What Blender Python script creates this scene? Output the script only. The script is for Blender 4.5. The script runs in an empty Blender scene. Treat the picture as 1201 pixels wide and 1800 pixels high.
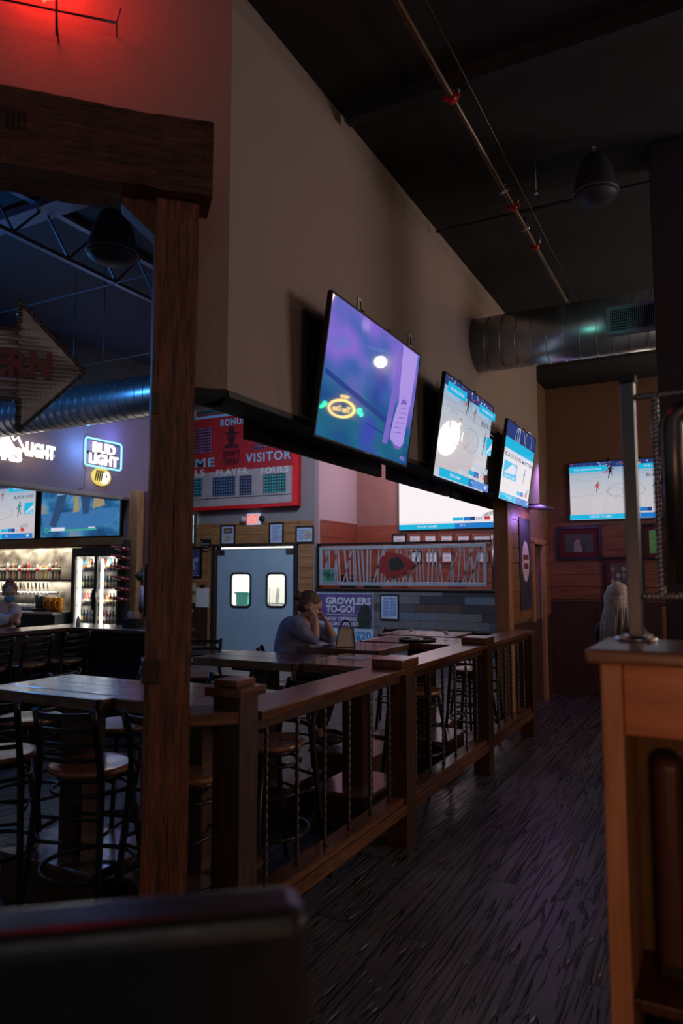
import bpy, bmesh, math, random
from mathutils import Vector, Matrix, Euler, noise
random.seed(7)
R = math.radians
S = bpy.context.scene
COL = S.collection
PI = math.pi

# ------------------------------------------------------------------ camera
F = 1260.0; CX = 600.5; CY = 900.0; EYE = 1.56
PITCH = math.atan(110 / F)
YAW = math.atan(666 / (F * math.cos(PITCH) + 110 * math.sin(PITCH)))
cd = bpy.data.cameras.new('camera'); cam = bpy.data.objects.new('camera', cd); COL.objects.link(cam)
cam.location = (0, 0, EYE); cam.rotation_euler = (PI / 2 + PITCH, 0, YAW)
cd.sensor_fit = 'VERTICAL'; cd.sensor_height = 36.0; cd.lens = F / 1800 * 36.0
cd.clip_start = .05; cd.clip_end = 100
cd.dof.use_dof = True; cd.dof.focus_distance = 5.5; cd.dof.aperture_fstop = 2.0
S.camera = cam

# ------------------------------------------------------------------ world, exposure
S.view_settings.view_transform = 'Standard'; S.view_settings.look = 'None'
S.view_settings.exposure = 0.0; S.view_settings.gamma = 1.0; S.view_settings.use_curve_mapping = False
W = bpy.data.worlds.new('room_dark'); S.world = W; W.use_nodes = True
W.node_tree.nodes['Background'].inputs[0].default_value = (.8, .75, .78, 1)
W.node_tree.nodes['Background'].inputs[1].default_value = .10
S.cycles.max_bounces = 6; S.cycles.diffuse_bounces = 3; S.cycles.glossy_bounces = 3
S.cycles.transmission_bounces = 4; S.cycles.caustics_reflective = False; S.cycles.caustics_refractive = False
S.cycles.sample_clamp_indirect = 4.0
try:
    S.cycles.use_denoising = True
except Exception: pass

def lamp(name, kind, loc, power, color, size=.3, aim=None, size_y=None, spot=None):
    l = bpy.data.lights.new(name, kind); l.energy = power; l.color = color
    if kind == 'AREA':
        l.size = size
        if size_y: l.shape = 'RECTANGLE'; l.size_y = size_y
    else: l.shadow_soft_size = size
    if spot: l.spot_size = R(spot); l.spot_blend = .8
    o = bpy.data.objects.new(name, l); COL.objects.link(o); o.location = loc
    if aim is not None:
        o.rotation_euler = (Vector(aim) - Vector(loc)).to_track_quat('-Z', 'Y').to_euler()
    return o
# unseen soft fill from the far right, added to light the television wall
lamp('right_fill_light', 'AREA', (4.2, 6.2, 3.0), 74, (1, .82, .76), 1.8, (-1.9, 3.8, 2.8), 1.6)
lamp('rear_area_light', 'AREA', (1.5, -2.3, 3.6), 6, (1, .88, .85), 1.4, (-1.6, 3.0, 1.5))  # unseen dim area light behind the camera
lamp('aisle_lamp', 'AREA', (1.2, 7.4, 4.2), 12, (1, .55, .28), .35, (-1.9, 6.9, 3.3))
lamp('host_fill_spot', 'SPOT', (.3, -.5, 1.3), 36, (1, .40, .16), .12, (.05, 1.8, .9), None, 60)  # unseen warm spot added to light the host stand panel and recess
lamp('aisle_wall_lamp', 'AREA', (2.6, 2.4, 1.7), 8, (1, .40, .18), .4, (-1.7, 2.6, .8))
lamp('bar_blue_led', 'POINT', (-7.4, 4.5, 3.9), 75, (.06, .36, 1), .12)
lamp('tavern_blue_led', 'POINT', (-6.4, 2.6, 4.5), 9, (.3, .2, 1), .3)
lamp('tavern_fill_light', 'AREA', (-5.6, 8.6, 4.7), 100, (.72, .82, 1), .8, (-7.0, 11.5, 1.0))  # unseen bluish fill added to brighten kitchen doors, scoreboard and steel blades
lamp('bar_back_light', 'AREA', (-12.2, 9.1, 2.05), 30, (1, .88, .70), 3.4, (-12.2, 9.25, 0), .1)
lamp('tap_fill_light', 'AREA', (-12.0, 9.2, 1.42), 14, (1, .9, .75), 3.0, (-12.0, 9.3, 0), .06)  # small strip added to brighten the panel below the shelf
lamp('side_room_light', 'POINT', (-5.0, 12.9, 3.6), 42, (1, .62, .74), .3)
lamp('purple_led', 'SPOT', (-1.60, 8.75, 2.95), 34, (.5, .25, 1), .05, (-2.02, 8.75, 2.3), None, 95)
lamp('purple_led', 'POINT', (-1.80, 8.35, 2.2), 6, (.5, .25, 1), .05)
lamp('hall_blue_led', 'SPOT', (1.6, 3.4, 3.9), 14, (.25, .4, 1), .1, (-.7, 5.9, 4.1), None, 50)
lamp('duct_teal_led', 'SPOT', (-.6, 5.2, 3.3), 3.0, (.2, 1, .8), .05, (-.9, 6.3, 3.75), None, 50)

# ------------------------------------------------------------------ pixel helpers (plane intersections in world space)
_f = Vector((-math.sin(YAW) * math.cos(PITCH), math.cos(YAW) * math.cos(PITCH), math.sin(PITCH)))
_r = Vector((math.cos(YAW), math.sin(YAW), 0)); _u = _r.cross(_f); _C = Vector((0, 0, EYE))
def at(x, y, n, v):
    d = _r * (x - CX) + _u * (CY - y) + _f * F; n = Vector(n)
    return _C + d * ((v - n.dot(_C)) / n.dot(d))
def aX(x, y, v): return at(x, y, (1, 0, 0), v)
def aY(x, y, v): return at(x, y, (0, 1, 0), v)
def aZ(x, y, v): return at(x, y, (0, 0, 1), v)
def aD(x, y, dep): return _C + (_r * (x - CX) + _u * (CY - y) + _f * F) * (dep / F)

# ------------------------------------------------------------------ materials
MATS = {}
def newmat(name):
    m = bpy.data.materials.new(name); m.use_nodes = True
    nt = m.node_tree; b = nt.nodes['Principled BSDF']
    return m, nt, b
def N(nt, typ, **kw):
    n = nt.nodes.new(typ)
    for k, v in kw.items():
        if k in n.inputs: n.inputs[k].default_value = v
        else: setattr(n, k, v)
    return n
def coords(nt, scale=(1, 1, 1), rot=(0, 0, 0), kind='Object'):
    t = N(nt, 'ShaderNodeTexCoord'); mp = N(nt, 'ShaderNodeMapping')
    mp.inputs['Scale'].default_value = scale; mp.inputs['Rotation'].default_value = rot
    nt.links.new(t.outputs[kind], mp.inputs[0]); return mp.outputs[0]
def ramp(nt, fac, stops):
    r = N(nt, 'ShaderNodeValToRGB'); e = r.color_ramp.elements
    while len(e) < len(stops): e.new(.5)
    for i, (p, c) in enumerate(stops):
        e[i].position = p; e[i].color = (*c, 1)
    nt.links.new(fac, r.inputs[0]); return r.outputs[0]
def plain(name, col, rough=.6, metal=0, var=.12, nscale=6, bump=0, spec=.5, coat=0):
    if name in MATS: return MATS[name]
    m, nt, b = newmat(name)
    n = N(nt, 'ShaderNodeTexNoise', Scale=nscale, Detail=3)
    nt.links.new(coords(nt), n.inputs['Vector'])
    c = ramp(nt, n.outputs['Fac'], [(.3, tuple(x * (1 - var) for x in col)), (.7, tuple(min(1, x * (1 + var)) for x in col))])
    nt.links.new(c, b.inputs['Base Color'])
    b.inputs['Roughness'].default_value = rough; b.inputs['Metallic'].default_value = metal
    b.inputs['Specular IOR Level'].default_value = spec; b.inputs['Coat Weight'].default_value = coat
    if bump:
        bp = N(nt, 'ShaderNodeBump', Strength=bump, Distance=.01)
        nt.links.new(n.outputs['Fac'], bp.inputs['Height']); nt.links.new(bp.outputs[0], b.inputs['Normal'])
    MATS[name] = m; return m
def wood(name, dark, light, axis='z', rough=.45, grain=9, stretch=14, bump=.25, coat=0):
    if name in MATS: return MATS[name]
    m, nt, b = newmat(name)
    s = [grain] * 3; s['xyz'.index(axis)] = grain / stretch
    v = coords(nt, tuple(s))
    n1 = N(nt, 'ShaderNodeTexNoise', Scale=4, Detail=6, Distortion=.6); nt.links.new(v, n1.inputs['Vector'])
    n2 = N(nt, 'ShaderNodeTexNoise', Scale=18, Detail=4); nt.links.new(v, n2.inputs['Vector'])
    mx = N(nt, 'ShaderNodeMix'); mx.inputs[0].default_value = .45
    nt.links.new(n1.outputs['Fac'], mx.inputs[2]); nt.links.new(n2.outputs['Fac'], mx.inputs[3])
    mid = tuple((a + c) / 2 for a, c in zip(dark, light))
    c = ramp(nt, mx.outputs[0], [(.34, dark), (.5, mid), (.66, light)])
    nt.links.new(c, b.inputs['Base Color'])
    b.inputs['Roughness'].default_value = rough; b.inputs['Coat Weight'].default_value = coat; b.inputs['Coat Roughness'].default_value = .12
    bp = N(nt, 'ShaderNodeBump', Strength=bump, Distance=.006)
    nt.links.new(mx.outputs[0], bp.inputs['Height']); nt.links.new(bp.outputs[0], b.inputs['Normal'])
    MATS[name] = m; return m
def glow(name, col, strength=1.0, gloss=True):
    if name in MATS: return MATS[name]
    m, nt, b = newmat(name)
    b.inputs['Base Color'].default_value = (*[c * .3 for c in col], 1) if not gloss else (.01, .01, .01, 1)
    b.inputs['Emission Color'].default_value = (*col, 1); b.inputs['Emission Strength'].default_value = strength
    b.inputs['Roughness'].default_value = .03 if gloss else .5
    MATS[name] = m; return m
def glass(name, col=(1, 1, 1), rough=0.02):
    if name in MATS: return MATS[name]
    m, nt, b = newmat(name)
    t = N(nt, 'ShaderNodeBsdfTransparent'); g = N(nt, 'ShaderNodeBsdfGlossy', Roughness=rough)
    t.inputs[0].default_value = (*col, 1)
    mx = N(nt, 'ShaderNodeMixShader'); mx.inputs[0].default_value = .06
    nt.links.new(t.outputs[0], mx.inputs[1]); nt.links.new(g.outputs[0], mx.inputs[2])
    nt.links.new(mx.outputs[0], nt.nodes['Material Output'].inputs[0]); MATS[name] = m; return m

black_metal = plain('black_metal', (.012, .012, .014), .32, .3, .2)
rebar_mat = plain('rebar_steel', (.085, .075, .075), .35, .8, .3, 30)
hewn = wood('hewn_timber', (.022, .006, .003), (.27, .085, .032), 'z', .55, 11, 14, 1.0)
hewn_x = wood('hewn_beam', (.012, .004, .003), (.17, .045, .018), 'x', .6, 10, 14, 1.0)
rail_wood = wood('rail_wood', (.04, .013, .006), (.20, .07, .028), 'y', .3, 10, 16, .35, .35)
newel_wood = wood('newel_wood', (.018, .007, .004), (.085, .030, .013), 'z', .45, 10, 14, .4)
seat_wood = wood('seat_wood', (.16, .065, .03), (.34, .15, .07), 'x', .3, 6, 8, .05, .25)
table_wood = wood('table_wood', (.035, .017, .013), (.17, .085, .06), 'x', .22, 4, 10, .9, .8)
table_side = wood('table_edge', (.05, .022, .012), (.16, .07, .035), 'x', .45, 6, 8, .4)
pine = wood('pine_plank', (.24, .105, .04), (.46, .23, .095), 'x', .5, 3, 9, .15)
pine_v = wood('pine_post', (.23, .10, .04), (.44, .22, .09), 'z', .5, 3, 9, .15)
redwood = wood('red_plank', (.20, .04, .022), (.34, .09, .055), 'x', .35, 3, 9, .1, .3)
endwood = wood('end_wall_plank', (.15, .055, .022), (.33, .135, .055), 'x', .5, 3, 9, .15)
wainscot = wood('wainscot_board', (.03, .013, .008), (.075, .032, .018), 'z', .5, 5, 9, .2)
console_wood = wood('console_panel', (.26, .075, .02), (.50, .17, .055), 'x', .35, 2.6, 9, .08, .2)
console_v = wood('console_stile', (.30, .13, .055), (.50, .25, .12), 'z', .4, 3, 9, .08)
chrome = plain('brushed_steel', (.55, .55, .58), .22, 1, .1)
dull_steel = plain('dull_steel', (.30, .30, .31), .35, 1, .15)
gunmetal = plain('gunmetal_pipe', (.12, .12, .125), .3, .9, .15)
rubber = plain('matte_black', (.012, .012, .013), .6, 0, .2)
vinyl = plain('black_vinyl', (.020, .019, .021), .28, 0, .15, 25, .1)
white_paper = plain('white_paper', (.75, .75, .78), .7, 0, .04)
white_plastic = plain('white_plastic', (.6, .58, .55), .45, 0, .05)
red_paint = plain('red_paint', (.55, .02, .02), .35, 0, .08)
skin_mat = plain('skin', (.55, .31, .22), .5, 0, .06, 12)

# ------------------------------------------------------------------ mesh builder
class MB:
    def __init__(s): s.bm = bmesh.new()
    def _add(s, vs, fs, mi=0, smooth=False):
        v = [s.bm.verts.new(p) for p in vs]
        for f in fs:
            try:
                q = s.bm.faces.new([v[i] for i in f]); q.material_index = mi; q.smooth = smooth
            except ValueError: pass
        return v
    def box(s, x0, x1, y0, y1, z0, z1, mi=0, M=None):
        vs = [Vector((x, y, z)) for x in (x0, x1) for y in (y0, y1) for z in (z0, z1)]
        if M is not None: vs = [M @ v for v in vs]
        s._add(vs, [(0, 1, 3, 2), (4, 6, 7, 5), (0, 4, 5, 1), (2, 3, 7, 6), (0, 2, 6, 4), (1, 5, 7, 3)], mi); return s
    def bar(s, p0, p1, w, h=None, mi=0, up=(0, 0, 1)):
        p0, p1 = Vector(p0), Vector(p1); h = h or w; d = (p1 - p0).normalized(); up = Vector(up)
        if abs(d.dot(up)) > .95: up = Vector((1, 0, 0))
        a = d.cross(up).normalized() * w / 2; b = a.cross(d).normalized() * h / 2
        vs = [p + i * a + j * b for p in (p0, p1) for i, j in ((-1, -1), (1, -1), (1, 1), (-1, 1))]
        s._add(vs, [(0, 3, 2, 1), (4, 5, 6, 7), (0, 1, 5, 4), (1, 2, 6, 5), (2, 3, 7, 6), (3, 0, 4, 7)], mi); return s
    def tube(s, pts, r, seg=10, mi=0, closed=False, smooth=True):
        pts = [Vector(p) for p in pts]; n = len(pts); rr = r if isinstance(r, (list, tuple)) else [r] * n
        rings = []; prev = None
        for i, p in enumerate(pts):
            if closed: d = pts[(i + 1) % n] - pts[i - 1]
            else: d = pts[min(i + 1, n - 1)] - pts[max(i - 1, 0)]
            d.normalize()
            if prev is None:
                up = Vector((0, 0, 1)) if abs(d.z) < .9 else Vector((1, 0, 0)); a = d.cross(up).normalized()
            else: a = (prev - d * prev.dot(d)).normalized()
            prev = a; b = d.cross(a)
            rings.append([s.bm.verts.new(p + (a * math.cos(t) + b * math.sin(t)) * rr[i]) for t in [2 * PI * k / seg for k in range(seg)]])
        m = n if closed else n - 1
        for i in range(m):
            A, B = rings[i], rings[(i + 1) % n]
            for k in range(seg):
                f = s.bm.faces.new((A[k], A[(k + 1) % seg], B[(k + 1) % seg], B[k])); f.material_index = mi; f.smooth = smooth
        if not closed:
            for A in (rings[0][::-1], rings[-1]):
                f = s.bm.faces.new(A); f.material_index = mi
        return s
    def cyl(s, p0, p1, r, seg=16, mi=0): return s.tube([p0, p1], r, seg, mi)
    def lathe(s, prof, c=(0, 0, 0), seg=24, mi=0, M=None):
        rings = []
        for r, z in prof:
            ring = []
            for k in range(seg):
                t = 2 * PI * k / seg; v = Vector((r * math.cos(t), r * math.sin(t), z))
                if M is not None: v = M @ v
                ring.append(s.bm.verts.new(v + Vector(c)))
            rings.append(ring)
        for A, B in zip(rings, rings[1:]):
            for k in range(seg):
                f = s.bm.faces.new((A[k], A[(k + 1) % seg], B[(k + 1) % seg], B[k])); f.material_index = mi; f.smooth = True
        for A in (rings[0][::-1], rings[-1]):
            f = s.bm.faces.new(A); f.material_index = mi
        return s
    def ell(s, c, r, mi=0, seg=12, M=None):
        c = Vector(c); prof = [(max(.001, math.sin(PI * i / 8)), -math.cos(PI * i / 8)) for i in range(9)]
        Sx = Matrix.Diagonal((*r, 1))
        return s.lathe(prof, c, seg, mi, (M @ Sx) if M is not None else Sx)
    def prism(s, poly, y0, y1, mi=0, plane='xz', M=None):
        def P(a, b, t): return Vector((a, t, b)) if plane == 'xz' else (Vector((t, a, b)) if plane == 'yz' else Vector((a, b, t)))
        n = len(poly); vs = [P(a, b, y0) for a, b in poly] + [P(a, b, y1) for a, b in poly]
        if M is not None: vs = [M @ v for v in vs]
        s._add(vs, [tuple(range(n))[::-1], tuple(range(n, 2 * n))] + [(i, (i + 1) % n, n + (i + 1) % n, n + i) for i in range(n)], mi); return s
    def jitter(s, cuts, amp, seed=0):
        bmesh.ops.subdivide_edges(s.bm, edges=s.bm.edges[:], cuts=cuts, use_grid_fill=True)
        for v in s.bm.verts:
            q = v.co * 5 + Vector((seed, seed, seed)); v.co += noise.noise_vector(q) * amp + noise.noise_vector(q * 4) * amp * .3
        return s
    def build(s, name, mat, parent=None, bevel=0, segs=2):
        bmesh.ops.recalc_face_normals(s.bm, faces=s.bm.faces[:])
        me = bpy.data.meshes.new(name); s.bm.to_mesh(me); s.bm.free()
        for m in (mat if isinstance(mat, (list, tuple)) else [mat]): me.materials.append(m)
        o = bpy.data.objects.new(name, me); COL.objects.link(o)
        if parent is not None: o.parent = parent
        if bevel:
            b = o.modifiers.new('bevel', 'BEVEL'); b.width = bevel; b.segments = segs; b.limit_method = 'ANGLE'; b.angle_limit = R(40)
        return o
def tag(o, label=None, cat=None, group=None, kind=None):
    if label: o['label'] = label
    if cat: o['category'] = cat
    if group: o['group'] = group
    if kind: o['kind'] = kind
    return o
def thing(name, label, cat, loc=(0, 0, 0), rz=0, group=None, rx=0):
    o = bpy.data.objects.new(name, None); COL.objects.link(o); o.empty_display_size = .1
    o.location = loc; o.rotation_euler = Euler((rx, 0, rz)); return tag(o, label, cat, group)
def struct(name, mb, mat, bevel=0): return tag(mb.build(name, mat, None, bevel), kind='structure')
def children(o): return [c for c in COL.objects if c.parent == o]
def copy_tree(o, loc, rz, label, group=None, parent=None):
    kids = KIDS.get(o.name)
    if kids is None: kids = KIDS[o.name] = [(c, children(c)) for c in children(o)]
    r = o.copy(); COL.objects.link(r); r.location = loc; r.rotation_euler = (o.rotation_euler.x, 0, rz); r['label'] = label
    if group: r['group'] = group
    for c, gs in kids:
        d = c.copy(); COL.objects.link(d); d.parent = r
        for g in gs:
            e = g.copy(); COL.objects.link(e); e.parent = d
    return r
KIDS = {}
def text_geo(txt, bold=0.0, spacing=1.0):
    """flat text as (verts2d, faces), height of capitals = 1"""
    c = bpy.data.curves.new('t', 'FONT'); c.body = txt; c.size = 1; c.offset = bold; c.space_character = spacing; c.resolution_u = 3; c.align_x = 'CENTER'
    o = bpy.data.objects.new('t', c); COL.objects.link(o); dg = bpy.context.evaluated_depsgraph_get(); dg.update()
    me = bpy.data.meshes.new_from_object(o.evaluated_get(dg)); vs = [(v.co.x / .72, v.co.y / .72) for v in me.vertices]; fs = [tuple(p.vertices) for p in me.polygons]
    bpy.data.objects.remove(o); bpy.data.curves.remove(c); bpy.data.meshes.remove(me); return vs, fs
def lettering(name, txt, h, mat, parent, loc=(0, 0, 0), width=None, depth=.004, bold=.0, spacing=1.0, M=None):
    """raised letters in the local xz plane facing -y, centred at loc"""
    vs, fs = text_geo(txt, bold, spacing); mb = MB()
    if not vs: return None
    x0 = min(v[0] for v in vs); x1 = max(v[0] for v in vs); k = h if width is None else width / (x1 - x0); mid = (x0 + x1) / 2
    L = Vector(loc)
    def P(v, y):
        q = Vector(((v[0] - mid) * k, y, (v[1] - .5) * h)) + L
        return M @ q if M is not None else q
    n = len(vs); pts = [P(v, -depth) for v in vs]
    mb._add(pts, fs)
    # sides
    cnt = {}
    for f in fs:
        for a, b in zip(f, f[1:] + f[:1]):
            cnt[(a, b)] = 1
    edges = [(a, b) for (a, b) in cnt if (b, a) not in cnt]
    mb._add(pts + [P(v, 0) for v in vs], [(a, b, b + n, a + n) for a, b in edges])
    return mb.build(name, mat, parent)
def path_arc(c, r, a0, a1, n=16, plane='xy'):
    out = []
    for i in range(n + 1):
        t = a0 + (a1 - a0) * i / n; a, b = r * math.cos(t), r * math.sin(t)
        out.append(Vector(c) + (Vector((a, b, 0)) if plane == 'xy' else Vector((a, 0, b))))
    return out

# ================================================================== SETTING
# floor : dark distressed planks running down the aisle
def floor_mat():
    m, nt, b = newmat('dark_plank_floor')
    v = coords(nt, (1, 1, 1))
    br = N(nt, 'ShaderNodeTexBrick', Scale=1, **{'Mortar Size': .006, 'Brick Width': 1.5, 'Row Height': .19, 'Color1': (.050, .040, .046, 1), 'Color2': (.080, .065, .072, 1), 'Mortar': (.006, .005, .006, 1)})
    mp = N(nt, 'ShaderNodeMapping'); mp.inputs['Rotation'].default_value = (0, 0, PI / 2); nt.links.new(v, mp.inputs[0]); nt.links.new(mp.outputs[0], br.inputs['Vector'])
    mp2 = N(nt, 'ShaderNodeMapping'); mp2.inputs['Scale'].default_value = (3.4, .17, 1); nt.links.new(v, mp2.inputs[0])
    # shift the grain plank by plank so that figures break at the joints
    n0 = N(nt, 'ShaderNodeTexNoise', Scale=2.2, Detail=3.5, Distortion=.35); n0.inputs['Roughness'].default_value = .55
    ad = N(nt, 'ShaderNodeVectorMath'); ad.operation = 'MULTIPLY_ADD'; ad.inputs[1].default_value = (40, 40, 40)
    nt.links.new(br.outputs['Color'], ad.inputs[0]); nt.links.new(mp2.outputs[0], ad.inputs[2]); nt.links.new(ad.outputs[0], n0.inputs['Vector'])
    mu = N(nt, 'ShaderNodeMath'); mu.operation = 'MULTIPLY'; mu.inputs[1].default_value = 26; nt.links.new(n0.outputs['Fac'], mu.inputs[0])
    fr_ = N(nt, 'ShaderNodeMath'); fr_.operation = 'PINGPONG'; fr_.inputs[1].default_value = 1; nt.links.new(mu.outputs[0], fr_.inputs[0])
    g = ramp(nt, fr_.outputs[0], [(.10, (.06, .06, .06)), (.34, (1, 1, 1))])
    mx = N(nt, 'ShaderNodeMix'); mx.data_type = 'RGBA'; mx.blend_type = 'MULTIPLY'; mx.inputs[0].default_value = .95
    nt.links.new(br.outputs['Color'], mx.inputs[6]); nt.links.new(g, mx.inputs[7]); nt.links.new(mx.outputs[2], b.inputs['Base Color'])
    bp = N(nt, 'ShaderNodeBump', Strength=.8, Distance=.012); nt.links.new(g, bp.inputs['Height']); nt.links.new(bp.outputs[0], b.inputs['Normal'])
    b.inputs['Roughness'].default_value = .38
    return m
struct('floor', MB().box(-16, 4.5, -2.5, 16, -.1, 0), floor_mat())
plaster = plain('warm_grey_plaster', (.30, .235, .205), .85, 0, .05, 40, .15)
brown_paint = plain('brown_plaster', (.20, .105, .055), .85, 0, .05, 30, .1)
grey_paint = plain('grey_plaster', (.26, .235, .255), .85, 0, .05, 30, .1)
pink_paint = plain('pale_plaster', (.50, .38, .42), .8, 0, .05, 30, .1)
indigo_paint = plain('mauve_plaster', (.22, .155, .20), .85, 0, .05, 30, .1)
ceiling_black = plain('black_ceiling_paint', (.022, .021, .021), .9, 0, .2, 3)
deck_blue = plain('dark_ceiling_deck', (.012, .011, .015), .8, 0, .2, 3)

HALL_Z = 4.31; TAV_Z = 5.4
struct('ceiling', MB().box(-1.9, 4.5, -2.5, 8.75, HALL_Z, HALL_Z + .1), ceiling_black)
struct('ceiling', MB().box(-2.1, 4.5, 8.75, 10.0, 4.08, HALL_Z + .1), ceiling_black)
struct('ceiling', MB().box(-16, -1.9, -2.5, 16, TAV_Z, TAV_Z + .1), deck_blue)
# TV wall (floating above the rail), X = -1.9, turning 45 degrees at Y = 2.52
P0 = Vector((-1.9, 2.52, 0)); U = Vector((1, 1, 0)).normalized(); NN = Vector((1, -1, 0)).normalized()
def dg(s, n, z): return P0 + U * s + NN * n + Vector((0, 0, z))
DM = Matrix.Translation(P0) @ Matrix.Rotation(R(45), 4, 'Z')   # local x = U, local -y = NN (towards the aisle)
struct('wall_tv', MB().prism([(-1.9, 2.52), (-1.9, 8.75), (-2.1, 8.75), (-2.1, 2.603)], 2.374, TAV_Z, plane='xy'), plaster)
mbw = MB()
mbw.box(-3.4, -.62, 0, .2, 3.27, TAV_Z, M=DM)
mbw.box(-.62, -.215, 0, .2, 3.27, TAV_Z, M=DM); mbw.box(-.215, 0.0, 0, .2, 2.374, TAV_Z, M=DM)
struct('wall_angled', mbw, plaster)
struct('trim_1', MB().prism([(-1.895, 2.525), (-1.895, 8.75), (-2.11, 8.75), (-2.11, 2.60)], 2.345, 2.374, plane='xy').box(-.215, 0, -.01, .2, 2.345, 2.374, M=DM), rubber)
# far part of the aisle
w = MB()
w.box(-2.1, -2.02, 7.62, 8.72, 0, 4.3); w.box(-2.1, -2.02, 8.72, 9.2, 1.93, 4.3); w.box(-2.1, -2.02, 9.2, 9.8, 0, 4.3)
struct('wall_aisle', w, brown_paint)
struct('wall_end', MB().box(-2.5, 4.5, 9.8, 9.95, 0, 4.3), brown_paint)
def planks(name, x0, x1, z0, z1, y, mat, h=.14, t=.02, jit=True, axis='x', mats=None, rnd=None):
    mb = MB(); z = z0; i = 0; rnd = rnd or random
    while z < z1 - .02:
        ze = min(z + h, z1); x = x0
        while x < x1 - .01:
            L = rnd.uniform(.7, 1.5) if mats else rnd.uniform(1.3, 2.6); xe = min(x + L, x1)
            tt = t + rnd.uniform(-.003, .003); mi = rnd.randrange(len(mats)) if mats else 0
            if axis == 'x': mb.box(x + .002, xe - .002, y - tt, y, z + .003, ze - .003, mi)
            else: mb.box(y, y + tt, x + .002, xe - .002, z + .003, ze - .003, mi)
            x = xe
        z = ze; i += 1
    return struct(name, mb, mats or mat)
planks('trim_2', -2.0, 4.4, 1.24, 2.24, 9.8, endwood, .16)
planks('trim_3', -2.0, 4.4, 0.02, 1.22, 9.8, wainscot, .6)
planks('trim_4', 7.64, 8.70, 1.05, 2.3, -2.02, endwood, .16, axis='y')
planks('trim_4', 9.22, 9.77, 1.05, 2.3, -2.02, endwood, .16, axis='y')
planks('trim_4', 7.64, 9.77, 0.02, 1.04, -2.02, wainscot, .5, axis='y')
struct('trim_5', MB().box(-2.01, -1.96, 9.2, 9.32, 0, 1.95).box(-2.01, -1.96, 8.62, 8.72, 1.0, 1.95).box(-2.01, -1.96, 8.62, 9.32, 1.93, 2.0), pine_v, .004)
# dim service room glimpsed through the doorway
struct('wall_service', MB().box(-2.46, -2.42, 9.22, 9.8, 0, 3), plain('service_red', (.55, .2, .12), .6))
# lower shelf in the service doorway
sh = tag(MB().box(-2.40, -2.12, 9.25, 9.77, 1.34, 1.37).box(-2.40, -2.12, 9.25, 9.77, 0, .06).box(-2.4, -2.37, 9.25, 9.28, 0, 1.9).box(-2.4, -2.37, 9.74, 9.77, 0, 1.9).box(-2.4, -2.12, 9.25, 9.77, .65, .68).build('storage_shelf', dull_steel, None, .003), 'metal storage shelf seen through the service doorway at the aisle end', 'shelf')
for i, (yy, zz, hh) in enumerate([(9.36, 1.371, .2), (9.52, 1.371, .16), (9.68, 1.371, .22)]):
    b = thing('sauce_jug', ['red sauce jug at the near end of the doorway shelf', 'squat red sauce jug in the middle of the doorway shelf', 'tall red sauce jug at the far end of the doorway shelf'][i], 'jug', (-2.22, yy, zz), 0, 'red jugs on the doorway shelf')
    MB().lathe([(.06, 0), (.075, .02), (.075, hh * .7), (.03, hh * .9), (.03, hh)], seg=16).build('jug_body', red_paint, b)
    MB().lathe([(.034, hh), (.034, hh + .02)], seg=14).build('cap', white_plastic, b)
lamp('service_lamp', 'POINT', (-2.3, 9.3, 2.5), 2.0, (1, .5, .25), .1)

# kitchen wall, Y = 12
KY = 12.0
kw = MB()
kw.box(-14, -9.25, KY, KY + .15, 0, TAV_Z); kw.box(-7.35, -6.9, KY, KY + .15, 0, TAV_Z); kw.box(-9.25, -7.35, KY, KY + .15, 2.13, TAV_Z)
struct('wall_kitchen', kw, grey_paint)
struct('wall_side_room', MB().box(-6.96, -6.9, KY + .15, 13.95, 0, TAV_Z), pink_paint)
struct('wall_back', MB().box(-6.9, -2.0, 13.8, 13.95, 0, TAV_Z), plain('red_brown_plaster', (.30, .14, .12), .8, 0, .05))
struct('wall_side_right', MB().box(-2.05, -1.9, 9.95, 13.8, 0, TAV_Z), brown_paint)
planks('trim_6', -12.9, -9.38, 1.02, 2.62, KY, pine, .2)
planks('trim_6', -9.37, -7.25, 2.17, 2.62, KY, pine, .2)
planks('trim_6', -7.24, -6.93, .1, 2.62, KY, pine, .2)
planks('trim_7', -12.9, -9.38, .1, 1.0, KY, wainscot, .5)
planks('trim_8', KY + .2, 13.78, 1.1, 2.64, -6.9, redwood, .3, axis='y')
planks('trim_9', -6.86, -2.1, 1.1, 2.60, 13.8, redwood, .3)
struct('trim_10', MB().box(-9.44, -9.36, KY - .04, KY - .02, .0, 2.12), pine_v, .003)
struct('trim_11', MB().box(-9.36, -9.25, KY - .05, KY + .15, 0, 2.19).box(-7.36, -7.27, KY - .05, KY + .15, 0, 2.19).box(-9.25, -7.36, KY - .05, KY + .15, 2.12, 2.19), wood('dark_door_frame', (.02, .012, .01), (.05, .03, .022), 'z'), .004)
# kitchen behind the swing doors
white_tile = plain('white_kitchen_wall', (.8, .8, .78), .5, 0, .03)
kb = MB(); kb.box(-10.2, -6.97, 15.4, 15.5, 0, 3); kb.box(-10.2, -10.1, KY + .16, 15.4, 0, 3); kb.box(-7.06, -6.97, KY + .16, 15.4, 0, 3); kb.box(-10.2, -6.97, KY + .16, 15.5, 3, 3.1)
struct('wall_kitchen_inner', kb, white_tile)
lamp('kitchen_ceiling_light', 'AREA', (-8.5, 13.9, 2.95), 140, (1, .97, .88), 2.0, (-8.5, 13.9, 0))
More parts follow.
